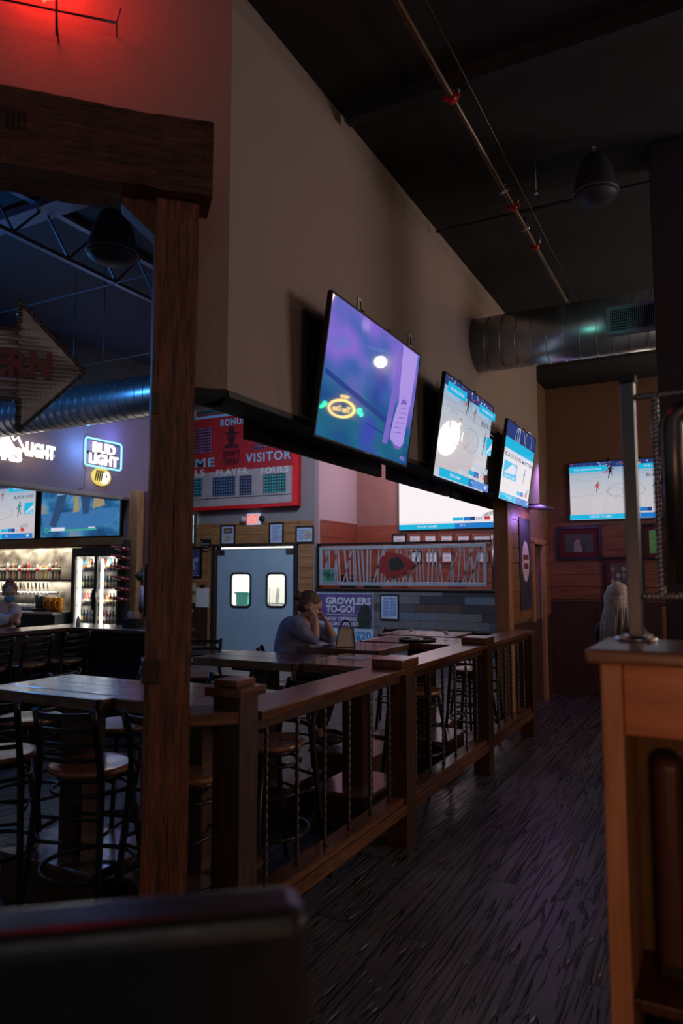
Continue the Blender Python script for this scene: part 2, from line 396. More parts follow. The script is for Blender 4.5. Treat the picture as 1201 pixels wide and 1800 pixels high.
# bar block : soffit wall carrying the neon signs and the wall behind the taps
struct('wall_bar_soffit', MB().box(-9.4, -9.2, 2.0, 10.3, 2.92, 4.5), indigo_paint)
struct('wall_bar_upper', MB().box(-9.4, -9.2, 2.0, 10.3, 4.5, TAV_Z), ceiling_black)
struct('trim_12', MB().box(-9.41, -9.17, 2.0, 10.3, 2.86, 2.92), plain('soffit_trim', (.26, .2, .17), .6), .004)
struct('ceiling_bar', MB().box(-15, -9.41, 2.0, 9.62, 3.5, 3.6), plaster)
struct('wall_bar_back', MB().box(-15, -9.22, 9.4, 9.62, 0, 3.49), plain('bar_back_wall', (.25, .19, .16), .7))
struct('trim_13', MB().box(-15, -9.02, 9.3, 9.4, 2.08, 2.22), pine, .004)
struct('trim_14', MB().box(-8.99, -8.79, 9.2, 9.4, 0, 3.0), pine_v, .006)
struct('trim_15', MB().box(-8.785, -8.56, 9.34, 9.4, 0, 3.0), plain('maroon_panel', (.16, .04, .05), .5))
def steel_back():
    m, nt, b = newmat('backlit_steel_panel')
    v = coords(nt); n = N(nt, 'ShaderNodeTexVoronoi', Scale=7); n2 = N(nt, 'ShaderNodeTexNoise', Scale=2.5, Detail=5)
    nt.links.new(v, n.inputs['Vector']); nt.links.new(v, n2.inputs['Vector'])
    c = ramp(nt, n2.outputs['Fac'], [(.35, (.18, .15, .12)), (.65, (.75, .70, .6))]); nt.links.new(c, b.inputs['Base Color'])
    bp = N(nt, 'ShaderNodeBump', Strength=.4, Distance=.02); nt.links.new(n.outputs['Distance'], bp.inputs['Height']); nt.links.new(bp.outputs[0], b.inputs['Normal'])
    b.inputs['Roughness'].default_value = .35; b.inputs['Metallic'].default_value = .55
    return m
struct('wall_tap_panel', MB().box(-14.5, -10.26, 9.34, 9.36, .9, 2.05), steel_back())

# half wall and pass-through on the kitchen wall line
PX0, PX1 = -6.86, -2.2
planks_m = [plain('barn_slate', (.085, .09, .12), .6), plain('barn_blue', (.13, .165, .22), .6), plain('barn_brown', (.09, .06, .05), .6), plain('barn_grey', (.16, .155, .17), .6), plain('barn_dark', (.045, .042, .055), .6)]
struct('wall_half', MB().box(PX0, PX1, KY, KY + .14, 0, 1.27), rubber)
planks('trim_16', PX0, PX1, .02, 1.26, KY, None, .145, .02, mats=planks_m, rnd=random.Random(5))
struct('trim_17', MB().box(PX0, PX1, KY - .05, KY + .2, 1.27, 1.305), wood('dark_sill', (.02, .01, .008), (.06, .03, .02), 'x'), .004)

# ================================================================== timber frame at the tavern opening
def along(px, py, c): # point on the vertical 45 degree plane x - y = c, in dg coordinates
    p = at(px, py, (1, -1, 0), c); q = DM.inverted() @ p; return q
CF = -3.93
mb = MB()
s1 = along(333, 1300, CF).x; s0 = s1 - .165
nb = along(333, 1300, CF).y
mb.box(s0, s1 - .0755, nb, nb + .17, 0, 3.03); mb.jitter(14, .006, 3)
mb2 = MB(); mb2.box(s1 - .0745, s1, nb + .004, nb + .165, 0, 3.03); mb2.jitter(14, .006, 9)
post = thing('timber_post', 'tall rough-hewn timber post holding the heavy beam at the tavern opening', 'post', (0, 0, 0)); post.matrix_world = DM
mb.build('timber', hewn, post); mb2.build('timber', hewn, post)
MB().box(s0 - .012, s0 + .055, nb - .014, nb + .1, 1.16, 1.245).build('wood_block', newel_wood, post, .004)
MB().box(s0 + .0, s0 + .03, nb - .008, nb + .03, 2.17, 2.25).build('wood_plug', newel_wood, post, .002)
MB().box(s0 - .012, s0 + .005, nb + .02, nb + .05, 1.40, 1.60).build('iron_strap', black_metal, post, .002)
b = MB(); b.prism([(s0 + .01, 2.88), (s0 + .01, 3.03), (s0 - .13, 3.03), (s0 - .13, 3.0)], nb + .03, nb + .12); b.build('knee_brace', hewn, post, .004)
e = along(375, 280, -3.84)
beam = thing('timber_beam', 'massive dark reclaimed beam spanning the tavern opening above the arrow sign', 'beam'); beam.matrix_world = DM
zt = along(375, 218, -3.84).z; zb = along(375, 345, -3.84).z
mb = MB().box(-2.8, e.x, e.y, e.y + .2, zb, zt)
bmesh.ops.subdivide_edges(mb.bm, edges=[ed for ed in mb.bm.edges if abs((ed.verts[0].co - ed.verts[1].co).x) > .5], cuts=40)
bmesh.ops.subdivide_edges(mb.bm, edges=mb.bm.edges[:], cuts=2, use_grid_fill=True)
for v in mb.bm.verts:
    q = v.co * 3; v.co.z += noise.noise(q) * .016 + noise.noise(q * 5) * .005; v.co.y += noise.noise(q * 4 + Vector((4, 2, 1))) * .007
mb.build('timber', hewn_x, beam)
cv = MB()
for k in range(4):
    cx = along(12 + 10 * k, 210, -3.84).x; cv.box(cx, cx + .006, e.y - .006, e.y + .01, zt - .16, zt - .09)
cv.build('carved_mark', plain('dark_groove', (.012, .006, .004), .9), beam)  # carved strokes drawn as thin near-black bars

# ------------------------------------------------------------------ arrow sign
CA = -4.12
def AR(px, py): q = along(px, py, CA); return (q.x, q.z)
arrow = thing('arrow_sign', 'corrugated metal arrow sign with red tavern lettering and twisted steel edge', 'sign'); arrow.matrix_world = DM
yA = along(100, 650, CA).y
tip = AR(150, 655); ht = AR(35, 530); hb = AR(33, 757); st = AR(33, 580); sb = AR(33, 703)
xl = st[0] - 1.15
outline = [(xl, st[1]), st, ht, tip, hb, sb, (xl, sb[1])]
def inside_z(x):
    if x <= st[0]: return sb[1], st[1]
    t = (x - st[0]) / (tip[0] - st[0]); return hb[1] + (tip[1] - hb[1]) * t, ht[1] + (tip[1] - ht[1]) * t
mb = MB(); NZ = 420; pitch = .032
def wav(z): return .006 * math.sin(2 * PI * z / pitch)
xs = [xl, st[0] - .0005, st[0] + .0005] + [st[0] + (tip[0] - st[0]) * k / 14 for k in range(1, 15)]
cols = []
for x in xs:
    a, c = inside_z(x); cols.append([mb.bm.verts.new((x, yA + wav(a + (c - a) * j / NZ), a + (c - a) * j / NZ)) for j in range(NZ + 1)])
for A, B in zip(cols, cols[1:]):
    for j in range(NZ):
        f = mb.bm.faces.new((A[j], B[j], B[j + 1], A[j + 1])); f.smooth = True
o = mb.build('corrugated_panel', plain('weathered_tin', (.34, .29, .28), .4, .35, .2, 8), arrow)
so = o.modifiers.new('solid', 'SOLIDIFY'); so.thickness = .002
def twisted(mb, p0, p1, r, mi=0, turns_per_m=38):
    p0, p1 = Vector(p0), Vector(p1); L = (p1 - p0).length; d = (p1 - p0) / L
    a = d.cross(Vector((0, 1, 0)) if abs(d.y) < .9 else Vector((1, 0, 0))).normalized(); b2 = d.cross(a); n = max(6, int(L * turns_per_m * 5))
    for ph in (0, PI):
        pts = []
        for i in range(n + 1):
            t = 2 * PI * turns_per_m * L * i / n + ph
            pts.append(p0 + d * L * i / n + (a * math.cos(t) + b2 * math.sin(t)) * r * .45)
        mb.tube(pts, r * .62, 5, mi)
mb = MB()
for p, q in zip(outline, outline[1:] + outline[:1]): twisted(mb, (p[0], yA - .004, p[1]), (q[0], yA - .004, q[1]), .0085)
mb.build('twisted_border', gunmetal, arrow)
nE = AR(88, 645); 
zc = (AR(68, 618)[1] + AR(68, 668)[1]) / 2
lettering('lettering', 'TAVERN', .10, plain('rust_red_letters', (.20, .022, .014), .5), arrow, (nE[0] - .213, yA - .008, zc + .003), width=.435, depth=.006, bold=.04, spacing=1.12)
mb = MB()
for xx in (st[0] - .15, st[0] - .9): mb.tube([(xx, yA, st[1]), (xx, yA, 3.05)], .004, 6)
mb.build('hanging_wire', black_metal, arrow)

# ------------------------------------------------------------------ red neon above the beam
rn = thing('red_neon_sign', 'glowing red neon sign on black rods high on the wall above the beam', 'neon sign'); rn.matrix_world = DM
zr = along(100, 0, -4.3).z
q0 = along(0, -2, -4.3); q1 = along(205, 40, -4.3); q2 = along(213, 14, -4.3); q3 = along(100, 62, -4.3); q4 = along(98, -90, -4.3)
m = MB(); m.tube([(q0.x, q0.y, q0.z), (q1.x, q1.y, q1.z)], .005, 6); m.tube([(q1.x, q1.y, q1.z), (q2.x, q2.y, q2.z)], .003, 6); m.tube([(q3.x, q3.y, q3.z), (q4.x, q4.y, q4.z)], .006, 6)
m.tube([(q3.x, q3.y, q3.z + .03), (q3.x, .0, q3.z + .03)], .004, 6); m.tube([(q1.x, q1.y, q1.z), (q1.x, 0, q1.z)], .003, 6)
m.build('sign_frame', black_metal, rn)
m = MB(); c0 = along(72, -60, -4.3)
m.tube([(c0.x + .16 * math.cos(t), c0.y, c0.z + .14 * math.sin(t)) for t in [2 * PI * k / 28 for k in range(28)]], .007, 8, closed=True)
p = along(78, 2, -4.3); m.tube([(c0.x - .05, c0.y, c0.z + .02), (p.x, p.y, p.z - .002), (p.x + .03, p.y, p.z + .05)], .006, 8)
m.build('neon_tube', glow('red_neon', (1, .02, .01), 14, False), rn)
l = lamp('red_neon_glow', 'POINT', tuple(dg(c0.x + .04, .20, c0.z - .01)), 8.5, (1, .015, .01), .12)

# ================================================================== aisle railing
RX = -1.64; RZ = 1.015
rail = thing('aisle_railing', 'long wooden drink-rail divider with twisted rebar balusters along the aisle', 'railing')
def newel(y, cap=True, x0=None, zt=1.03):
    x0 = RX - .11 if x0 is None else x0
    MB().box(x0, x0 + .125, y, y + .125, 0, zt).build('newel_post', newel_wood, rail, .004)
yn = [2.29, 4.0, 5.66, 7.16]
n1x = RX - .13
np_ = MB().box(n1x, RX, 2.285, 2.41, 0, 1.09).build('newel_post', newel_wood, rail, .005)
MB().box(n1x - .025, RX + .02, 2.262, 2.435, 1.09, 1.125).build('newel_cap', rail_wood, np_, .004)
MB().box(n1x + .0, RX - .015, 2.285, 2.41, 1.126, 1.152).build('newel_cap', rail_wood, np_, .005)
for y in yn[1:]:
    MB().box(RX - .135, RX - .005, y - .06, y + .07, 0, RZ - .036).build('newel_post', newel_wood, rail, .004)
    if y < 7: MB().box(RX - .2, RX + .0, y - .13, y + .12, RZ + .001, RZ + .05).build('newel_cap', rail_wood, rail, .005)
MB().box(RX - .235, RX, 2.437, 7.24, RZ - .035, RZ).build('handrail', rail_wood, rail, .005)
MB().box(RX - .11, RX - .045, 2.437, 7.16, RZ - .085, RZ - .036).build('under_rail', newel_wood, rail, .003)
for a, b_ in zip([2.42, 4.075, 5.735], [3.93, 5.59, 7.09]):
    MB().box(RX - .12, RX - .02, a, b_, .245, .28).build('bottom_rail', rail_wood, rail, .003)
    MB().box(RX - .10, RX - .004, a, b_, .19, .243).build('bottom_rail', rail_wood, rail, .003)
    n = 6
    for k in range(n):
        y = a + (b_ - a) * (k + .6) / n; m = MB(); twisted(m, (RX - .07, y, .28), (RX - .07, y, RZ - .085), .011, 0, 13); m.build('baluster', rebar_mat, rail)
# short rail turning 45 degrees to the timber post
q = along(421, 1252, -3.93); mb = MB().box(s1 + .001, q.x, q.y, q.y + .2, q.z - .045, q.z)
mb.prism([(q.x, q.y), (q.x, q.y), (q.x, q.y)], 0, 0) if False else None
dr = mb.build('side_rail', wood('side_rail_wood', (.085, .035, .015), (.26, .11, .05), 'x', .4, 7, 12), rail, .004)
dr.matrix_world = DM

# ================================================================== furniture
def chair(label, loc, rz, group=None):
    if 'chair' in PROTO: return copy_tree(PROTO['chair'], loc, rz, label, group)
    t = thing('bar_chair', label, 'bar stool', loc, rz, group); SZ = .70
    MB().lathe([(.02, SZ - .03), (.165, SZ - .03), (.188, SZ - .018), (.193, SZ - .004), (.185, SZ + .004), (.16, SZ + .002), (.06, SZ - .006), (.001, SZ - .006)], seg=32).build('seat', seat_wood, t)
    MB().lathe([(.12, SZ - .052), (.15, SZ - .052), (.15, SZ - .031), (.12, SZ - .031)], seg=24).build('seat_plate', black_metal, t)
    for s in (-1, 1):
        MB().tube([(s * .185, -.27, 0), (s * .165, -.215, .35), (s * .150, -.185, .66), (s * .140, -.19, .77), (s * .136, -.22, .90), (s * .134, -.25, .985)], [.013, .015, .016, .016, .016, .014], 8).build('leg', black_metal, t)
        fl = MB().tube([(s * .185, .20, 0), (s * .155, .165, .35), (s * .118, .12, SZ - .04)], .014, 8).build('leg', black_metal, t)
        MB().lathe([(.018, 0), (.018, .02)], (s * .185, .20, 0), 8).build('foot_cap', rubber, fl)
    MB().tube([(0 + .165 * math.cos(a), -.01 + .165 * math.sin(a), .60) for a in [2 * PI * k / 28 for k in range(28)]], .009, 7, closed=True).build('brace_ring', black_metal, t)
    MB().tube([(.205 * math.cos(a), -.01 + .215 * math.sin(a), .26) for a in [2 * PI * k / 32 for k in range(32)]], .011, 7, closed=True).build('foot_ring', black_metal, t)
    m = MB()
    for zz, sy in ((.42, -.21), (.52, -.20)): m.tube([(-.16, sy, zz), (.16, sy, zz)], .008, 6)
    m.tube([(-.152, .157, .42), (.152, .157, .42)], .008, 6)
    for s in (-1, 1): m.tube([(s * .16, -.205, .45), (s * .148, .155, .45)], .008, 6)
    m.build('stretcher', black_metal, t)
    for zz, yy, hh in ((.765, -.19, .022), (.832, -.203, .022), (.895, -.220, .024), (.956, -.240, .032)):
        m = MB(); n = 10; vs = []
        for i in range(n + 1):
            x = -.134 + .268 * i / n; bow = -.032 * math.sin(PI * i / n)
            vs += [(x, yy + bow - .005, zz - hh / 2), (x, yy + bow + .005, zz - hh / 2), (x, yy + bow + .005, zz + hh / 2), (x, yy + bow - .005, zz + hh / 2)]
        fs = [(0, 1, 2, 3), (4 * n + 3, 4 * n + 2, 4 * n + 1, 4 * n)]
        for i in range(n):
            for k in range(4): fs.append((4 * i + k, 4 * i + 4 + k, 4 * i + 4 + (k + 1) % 4, 4 * i + (k + 1) % 4))
        m._add([Vector(v) for v in vs], fs, 0, False); m.build('slat', black_metal, t, .002)
    PROTO['chair'] = t; return t
PROTO = {}
CG = 'black ladder-back bar stools with round wooden seats'
chair('black ladder-back bar stool in front of the nearest table, left of the timber post', (-2.58, 2.45, 0), R(17), CG)
chair('black ladder-back bar stool half hidden behind the timber post', (-2.12, 2.56, 0), R(-3), CG)
chair('bar stool with glossy seat cut off by the left edge of the photo', (-3.15, 2.38, 0), R(40), CG)
chair('bar stool across the nearest table, seen between slats of the front stool', (-3.12, 3.18, 0), R(172), CG)
chair('bar stool beyond the nearest table, seat showing right of the timber post', (-2.52, 3.20, 0), R(185), CG)
chair('bar stool just right of the capped newel post, seen through the rebar balusters', (-2.12, 3.20, 0), R(160), CG)
chair('bar stool beyond the far left corner of the nearest table', (-3.75, 3.05, 0), R(100), CG)
chair('bar stool under the second table with pale seat seen left of the capped newel post', (-4.05, 5.0, 0), R(200), CG)
chair('bar stool behind the timber post facing the second table', (-3.45, 4.1, 0), R(-80), CG)
chair('bar stool behind the second newel post beside the drink rail', (-2.05, 5.12, 0), R(0), CG)
chair('bar stool beyond the second newel post, third span of the railing', (-2.05, 6.47, 0), R(0), CG)
chair('bar stool at the far end of the railing by the pine column', (-2.15, 6.85, 0), R(170), CG)
chair('bar stool tucked against the far end of the tavern table row', (-3.05, 7.0, 0), R(200), CG)
WCH = chair('bar stool on which the woman in the denim shirt sits', tuple(aD(511, 1120, 5.76).xy) + (0,), YAW - PI / 2, CG)
BG = 'bar stools lined up at the bar'
chair('bar stool at the bar cut by the left edge, below the bartender', (-6.0, 4.36, 0), R(86), BG)
chair('middle bar stool of the row at the bar counter', (-6.0, 4.80, 0), R(82), BG)
chair('right-hand bar stool of the row, at the corner of the bar', (-5.98, 5.24, 0), R(84), BG)

def table(label, x0, x1, y0, y1, z=1.0, bz=.2, edge=None, base=True):
    cx, cy = (x0 + x1) / 2, (y0 + y1) / 2; t = thing('high_table', label, 'table', (cx, cy, 0), 0, 'heavy plank-topped high tables')
    w, d = (x1 - x0) / 2, (y1 - y0) / 2; mb = MB(); n = 5
    for k in range(n):
        a = -d + 2 * d * k / n; mb.box(-w + .03, w - .03, a + .001, a + 2 * d / n - .001, z - .045, z + random.uniform(-.0012, .0008))
    mb.box(-w, -w + .03, -d, d, z - .048, z); mb.box(w - .03, w, -d, d, z - .048, z); mb.box(-w + .03, w - .03, -d - .012, -d, z - .052, z - .001)
    mb.build('tabletop', table_wood, t, .002)
    MB().box(-.075, .075, -.075, .075, bz + .02, z - .049).build('pedestal', newel_wood, t, .004)
    MB().box(-.16, .16, -.16, .16, z - .085, z - .0495).build('top_bracket', newel_wood, t, .004)
    bw, bd = min(w * .82, .33), min(d * .9, .27)
    MB().box(-bw + .02, bw - .02, -bd + .02, bd - .02, 0, bz - .0).build('base_box', wainscot, t, .004)
    MB().box(-bw, bw, -bd, bd, bz + .001, bz + .022).build('base_top', table_wood, t, .003)
    return t
table('nearest plank high table behind the front ladder-back stools', -3.27, -2.475, 2.40, 2.93)
table('plank high table joined right of the nearest one, running behind the newel post', -2.47, -1.90, 2.46, 3.0)
table('second-row plank high table reflecting the kitchen door windows', -3.21, -2.39, 3.92, 4.45)
table('second-row plank high table beside the drink rail with a paper menu on it', -2.385, -1.89, 3.97, 4.6)
table('high table where the woman in the denim shirt rests her elbow', -2.93, -2.25, 4.86, 5.45)
table('high table beyond the woman holding the black tray', -2.75, -1.9, 5.55, 6.15)
table('farthest high table in the tavern next to the pine column', -2.9, -2.15, 6.25, 6.8)
p = aZ(655, 1161, 1.003)
tag(MB().box(-.10, .10, -.07, .07, 0, .0015).build('menu_sheet', white_paper), 'white paper sheet lying on the high table beside the second newel post', 'paper').location = (-2.2, 4.36, 1.0015)
tray = thing('serving_tray', 'black serving tray with white napkins in front of the barn wood wall', 'tray', (-2.3, 5.75, 1.001), .4)
MB().lathe([(.001, 0), (.15, 0), (.165, .018), (.17, .018), (.155, .004), (.001, .004)], seg=28).build('tray_dish', rubber, tray)
tag(MB().box(-.05, .05, -.04, .04, 0, .018).build('napkin_stack', white_paper, None, .004), 'small stack of white napkins lying on the black tray', 'napkins').location = (-2.31, 5.75, 1.0055)
for i, (x, y, m_) in enumerate([(-2.12, 5.95, chrome), (-2.02, 5.72, white_plastic), (-2.45, 5.98, chrome)]):
    o = thing('condiment_shaker', ['steel shaker right of the black tray', 'pale shaker nearest the drink rail', 'steel shaker behind the black tray'][i], 'shaker', (x, y, 1.0005), 0, 'shakers on the far tables')
    MB().lathe([(.018, 0), (.02, .05), (.015, .06)], seg=12).build('shaker_body', glass('shaker_glass'), o); MB().lathe([(.017, .06), (.016, .075), (.006, .08)], seg=12).build('lid', m_, o)

# ------------------------------------------------------------------ foreground booth back
fb = thing('booth_bench', 'black vinyl booth back, out of focus at the bottom left corner', 'booth', (-.515, .86, 0), R(39))
MB().box(-1.3, 0, -.10, 0, .1, 1.155).build('backrest', vinyl, fb, .025, 4)
MB().box(-1.28, -.02, -.55, -.101, .1, .46).build('seat', vinyl, fb, .03, 4)
MB().box(-1.28, -.02, -.5, -.02, 0, .099).build('plinth', rubber, fb)

# ================================================================== televisions
def screen(W_, H_, base, layers, parent, name='screen', y0=-.0):
    mats = [base]; mb = MB(); mb._add([Vector(p) for p in ((0, y0, 0), (W_, y0, 0), (W_, y0, H_), (0, y0, H_))], [(0, 1, 2, 3)])
    def mi(m):
        if m not in mats: mats.append(m)
        return mats.index(m)
    yy = y0
    for L in layers:
        yy -= .0004; k = L[0]; m = mi(L[-1])
        def P(u, v): return Vector((u * W_, yy, v * H_))
        if k == 'rect': _, a, b_, c, d, _m = L; mb._add([P(a, b_), P(c, b_), P(c, d), P(a, d)], [(0, 1, 2, 3)], m)
        elif k == 'poly': mb._add([P(*q) for q in L[1]], [tuple(range(len(L[1])))], m)
        elif k == 'ell':
            _, a, b_, ru, rv, _m = L; mb._add([P(a + ru * math.cos(t), b_ + rv * math.sin(t)) for t in [2 * PI * i / 24 for i in range(24)]], [tuple(range(24))], m)
        elif k == 'ring':
            _, a, b_, ru, rv, w_, _m = L; n = 36; vs = []
            for i in range(n):
                t = 2 * PI * i / n; vs += [P(a + ru * math.cos(t), b_ + rv * math.sin(t)), P(a + (ru - w_) * math.cos(t), b_ + (rv - w_) * math.sin(t))]
            mb._add(vs, [(2 * i, 2 * ((i + 1) % n), 2 * ((i + 1) % n) + 1, 2 * i + 1) for i in range(n)], m)
        elif k == 'line':
            _, a, b_, c, d, w_, _m = L; dx, dy = c - a, d - b_; l_ = math.hypot(dx, dy); nx, ny = -dy / l_ * w_ / 2, dx / l_ * w_ / 2
            mb._add([P(a + nx, b_ + ny), P(a - nx, b_ - ny), P(c - nx, d - ny), P(c + nx, d + ny)], [(0, 1, 2, 3)], m)
        elif k == 'text':
            _, s, a, b_, h, w_, _m = L; vs, fs = text_geo(s, .01); x0 = min(v[0] for v in vs); x1 = max(v[0] for v in vs)
            mb._add([P(a + (v[0] - x0) / (x1 - x0) * w_, b_ + v[1] * h) for v in vs], fs, m)
    bmesh.ops.translate(mb.bm, verts=mb.bm.verts[:], vec=(-W_ / 2, 0, 0))
    me = bpy.data.meshes.new(name); mb.bm.to_mesh(me); mb.bm.free()
    for m in mats: me.materials.append(m)
    o = bpy.data.objects.new(name, me); COL.objects.link(o); o.parent = parent; return o
def tv(label, W_, H_, base, layers, loc, rz, tilt=0, mount=True, group=None, logo=False):
    t = thing('television', label, 'television', loc, rz, group, tilt)
    m = MB(); b_ = .012
    m.box(-W_ / 2, W_ / 2, 0, .03, 0, b_); m.box(-W_ / 2, W_ / 2, 0, .03, H_ - b_, H_); m.box(-W_ / 2, -W_ / 2 + b_, 0, .03, b_, H_ - b_); m.box(W_ / 2 - b_, W_ / 2, 0, .03, b_, H_ - b_)
    m.build('bezel', rubber, t, .002)
    m = MB(); m.box(-W_ / 2 + .012, W_ / 2 - .012, .012, .032, .012, H_ - .012); m.box(-W_ * .32, W_ * .32, .032, .055, .05, H_ * .55); m.build('back_panel', rubber, t, .004)
    s = screen(W_ - 2 * b_, H_ - 2 * b_, base, layers, t, y0=.004); s.location.z = b_
    if mount:
        m = MB(); m.box(-.2, -.17, .034, .075, .05, H_ + .035); m.box(.17, .2, .034, .075, .05, H_ + .035); m.box(-.25, .25, .075, .09, H_ * .3, H_ * .7); m.build('wall_mount', black_metal, t)
    if logo: MB().box(-.03, .03, -.003, 0, .003, .009).build('brand_strip', dull_steel, t)
    return t
E_ = lambda n, c, s=1.0: glow(n, c, s)
s_white = E_('screen_white', (.80, .82, .95), .82); s_court = E_('screen_court', (.86, .80, .83), .85); s_blue = E_('screen_blue', (.01, .20, .62), .9)
s_cyan = E_('screen_cyan', (.01, .50, .80), .9); s_navy = E_('screen_navy', (.02, .05, .22), .8); s_red = E_('screen_red', (.65, .05, .06), .8); s_dark = E_('screen_black', (.03, .03, .06), .6)
s_grey = E_('screen_line', (.42, .42, .50), .8); s_tan = E_('screen_skin', (.30, .14, .10), .8); s_teal = E_('screen_teal', (.02, .38, .45), .8); s_mint = E_('screen_mint', (.05, .5, .3), .8)
def court_base():
    m, nt, b = newmat('court_broadcast'); v = coords(nt, kind='Generated'); sp = N(nt, 'ShaderNodeSeparateXYZ'); nt.links.new(v, sp.inputs[0])
    c = ramp(nt, sp.outputs[2], [(0, (.78, .72, .80)), (.35, (.80, .76, .80)), (.72, (.62, .70, .82)), (1, (.20, .40, .68))]); nt.links.new(c, b.inputs['Emission Color'])
    b.inputs['Emission Strength'].default_value = .70; b.inputs['Base Color'].default_value = (.01, .01, .01, 1); b.inputs['Roughness'].default_value = .03; return m
s_base = court_base()
def player(u, v, h, m1, m2):
    k = h
    return [('poly', [(u - .022 * k * 4, v), (u - .012 * k * 4, v), (u + .002, v + k * .45), (u + .05 * k * 2, v + .04), (u + .062 * k * 2, v + .04), (u + .04 * k, v + k * .5), (u - .03 * k, v + k * .5)], m2),
            ('poly', [(u - .05 * k, v + k * .45), (u + .06 * k, v + k * .45), (u + .08 * k, v + k * .82), (u - .05 * k, v + k * .82)], m1),
            ('line', u - .02 * k, v + k * .78, u - .14 * k, v + k * .5, .008, m2), ('line', u + .05 * k, v + k * .78, u + .16 * k, v + k * .62, .008, m2), ('ell', u + .01, v + k * .92, .035 * k, .08 * k, m2)]
def crowd(v0, v1, seed):
    r = random.Random(seed); out = [('rect', 0, v0, 1, v1, s_navy)]
    for i in range(70):
        u = r.random() * .98; v = r.uniform(v0, v1 - .025); out.append(('rect', u, v, u + r.uniform(.008, .02), v + r.uniform(.012, .025), r.choice([s_grey, s_red, s_blue, s_tan, s_white, s_dark])))
    return out
def bars():
    return [('rect', 0, 0, .55, .085, s_cyan), ('rect', .55, 0, 1, .085, s_blue), ('text', 'YOUR GAME', .18, .03, .032, .2, s_white), ('text', '71', .60, .03, .035, .04, s_white), ('ell', .93, .045, .02, .02, s_white),
            ('rect', .53, .12, .63, .17, s_cyan), ('rect', .635, .115, .70, .175, s_blue), ('rect', .70, .115, .74, .175, s_navy), ('rect', .745, .12, .82, .17, s_white), ('text', 'LAC', .75, .128, .035, .06, s_navy),
            ('rect', .825, .12, .88, .175, s_red), ('poly', [(.80, .175), (.93, .19), (.93, .26), (.85, .23)], s_grey), ('text', '84', .86, .195, .035, .05, s_white)]
def broadcast(seed=1, blm=True, crop=0):
    L = crowd(.90, 1, seed) + [('rect', 0, .83, .35, .93, s_cyan), ('rect', .62, .83, 1, .92, s_cyan), ('text', 'THE ASSOCIATION', .04, .86, .03, .26, s_white), ('text', 'THE ASSOCIATION', .68, .86, .03, .26, s_white),
        ('line', 0, .70, .35, .72, .006, s_grey), ('line', .35, .72, 1, .66, .006, s_grey), ('ring', .52, .48, .17, .13, .008, s_grey), ('ring', .42, .46, .08, .07, .006, s_grey), ('line', 0, .40, .3, .44, .005, s_grey),
        ('text', 'Spectrum', .08, .66, .035, .13, s_grey), ('text', 'State', .31, .80, .04, .10, s_red),
        ('text', 'BLACK LIVES', .70, .70, .055, .29, s_dark) if blm else ('text', 'BLACK LIVES MATTER', .1, .62, .055, .8, s_dark),
        ('rect', .86, .42, .99, .62, s_cyan), ('poly', [(.87, .44), (.99, .5), (.99, .58)], s_white), ('text', 'NBA.COM', .88, .43, .035, .1, s_white)]
    L += player(.38, .70, .24, s_dark, s_dark) + player(.53, .67, .18, s_red, s_tan) + player(.26, .46, .19, s_red, s_tan) + player(.79, .38, .27, s_teal, s_dark)
    return L + bars()
def purple_base():
    m, nt, b = newmat('slow_motion_closeup'); v = coords(nt, kind='Generated')
    n = N(nt, 'ShaderNodeTexNoise', Scale=2.4, Detail=1.5); nt.links.new(v, n.inputs['Vector']); sp = N(nt, 'ShaderNodeSeparateXYZ'); nt.links.new(v, sp.inputs[0])
    a = ramp(nt, n.outputs['Fac'], [(.30, (.02, .05, .38)), (.46, (.05, .14, .50)), (.60, (.27, .16, .72)), (.75, (.10, .22, .60))])
    g = ramp(nt, n.outputs['Fac'], [(.3, (.01, .05, .28)), (.5, (.012, .15, .26)), (.68, (.05, .07, .50))])
    k = ramp(nt, sp.outputs[2], [(.30, (0, 0, 0)), (.55, (1, 1, 1))]); mx = N(nt, 'ShaderNodeMix'); mx.data_type = 'RGBA'; nt.links.new(k, mx.inputs[0]); nt.links.new(g, mx.inputs[6]); nt.links.new(a, mx.inputs[7])
    nt.links.new(mx.outputs[2], b.inputs['Emission Color']); b.inputs['Emission Strength'].default_value = .85; b.inputs['Base Color'].default_value = (.01, .01, .01, 1); b.inputs['Roughness'].default_value = .03; return m
sh1 = E_('shoe_lilac', (.42, .30, .80), .95); sh2 = E_('shoe_shadow', (.22, .14, .55), .85); leg_c = E_('leg_violet', (.20, .14, .62), .9); line_c = E_('court_line_blue', (.02, .06, .30), .8)
tv1L = [('poly', [(.02, .44), (.60, .30), (.95, .24), (.95, .27), (.02, .48)], line_c), ('line', .45, .22, 1, .16, .012, line_c),
        ('poly', [(.66, .12), (.72, .12), (.80, .95), (.74, .98)], leg_c),
        ('poly', [(.80, .50), (.77, .99), (.97, .99), (.95, .52), (.88, .46)], sh1),
        ('poly', [(.74, .20), (.75, .17), (.82, .13), (.88, .13), (.92, .18), (.93, .34), (.94, .52), (.90, .57), (.83, .56), (.79, .48), (.76, .36)], sh1),
        ('poly', [(.74, .18), (.82, .11), (.88, .115), (.92, .17), (.88, .14), (.82, .14)], sh2), ('poly', [(.82, .50), (.90, .52), (.89, .55), (.84, .55)], sh2)]
tv1L += [('line', .77 + .01 * k, .24 + .045 * k, .87 + .008 * k, .26 + .045 * k, .006, sh2) for k in range(6)] + [('text', 'FOX', .90, .03, .035, .06, sh1)]
tilt = math.atan2(.108, .745)
H1 = .755
TG = 'televisions on the long wall above the aisle'
tv('largest television on the aisle wall, purple close-up of a sports shoe', 1.232, H1, purple_base(), tv1L, (-1.80, (3.117 + 4.349) / 2, 2.262), PI / 2, tilt, True, TG, True)
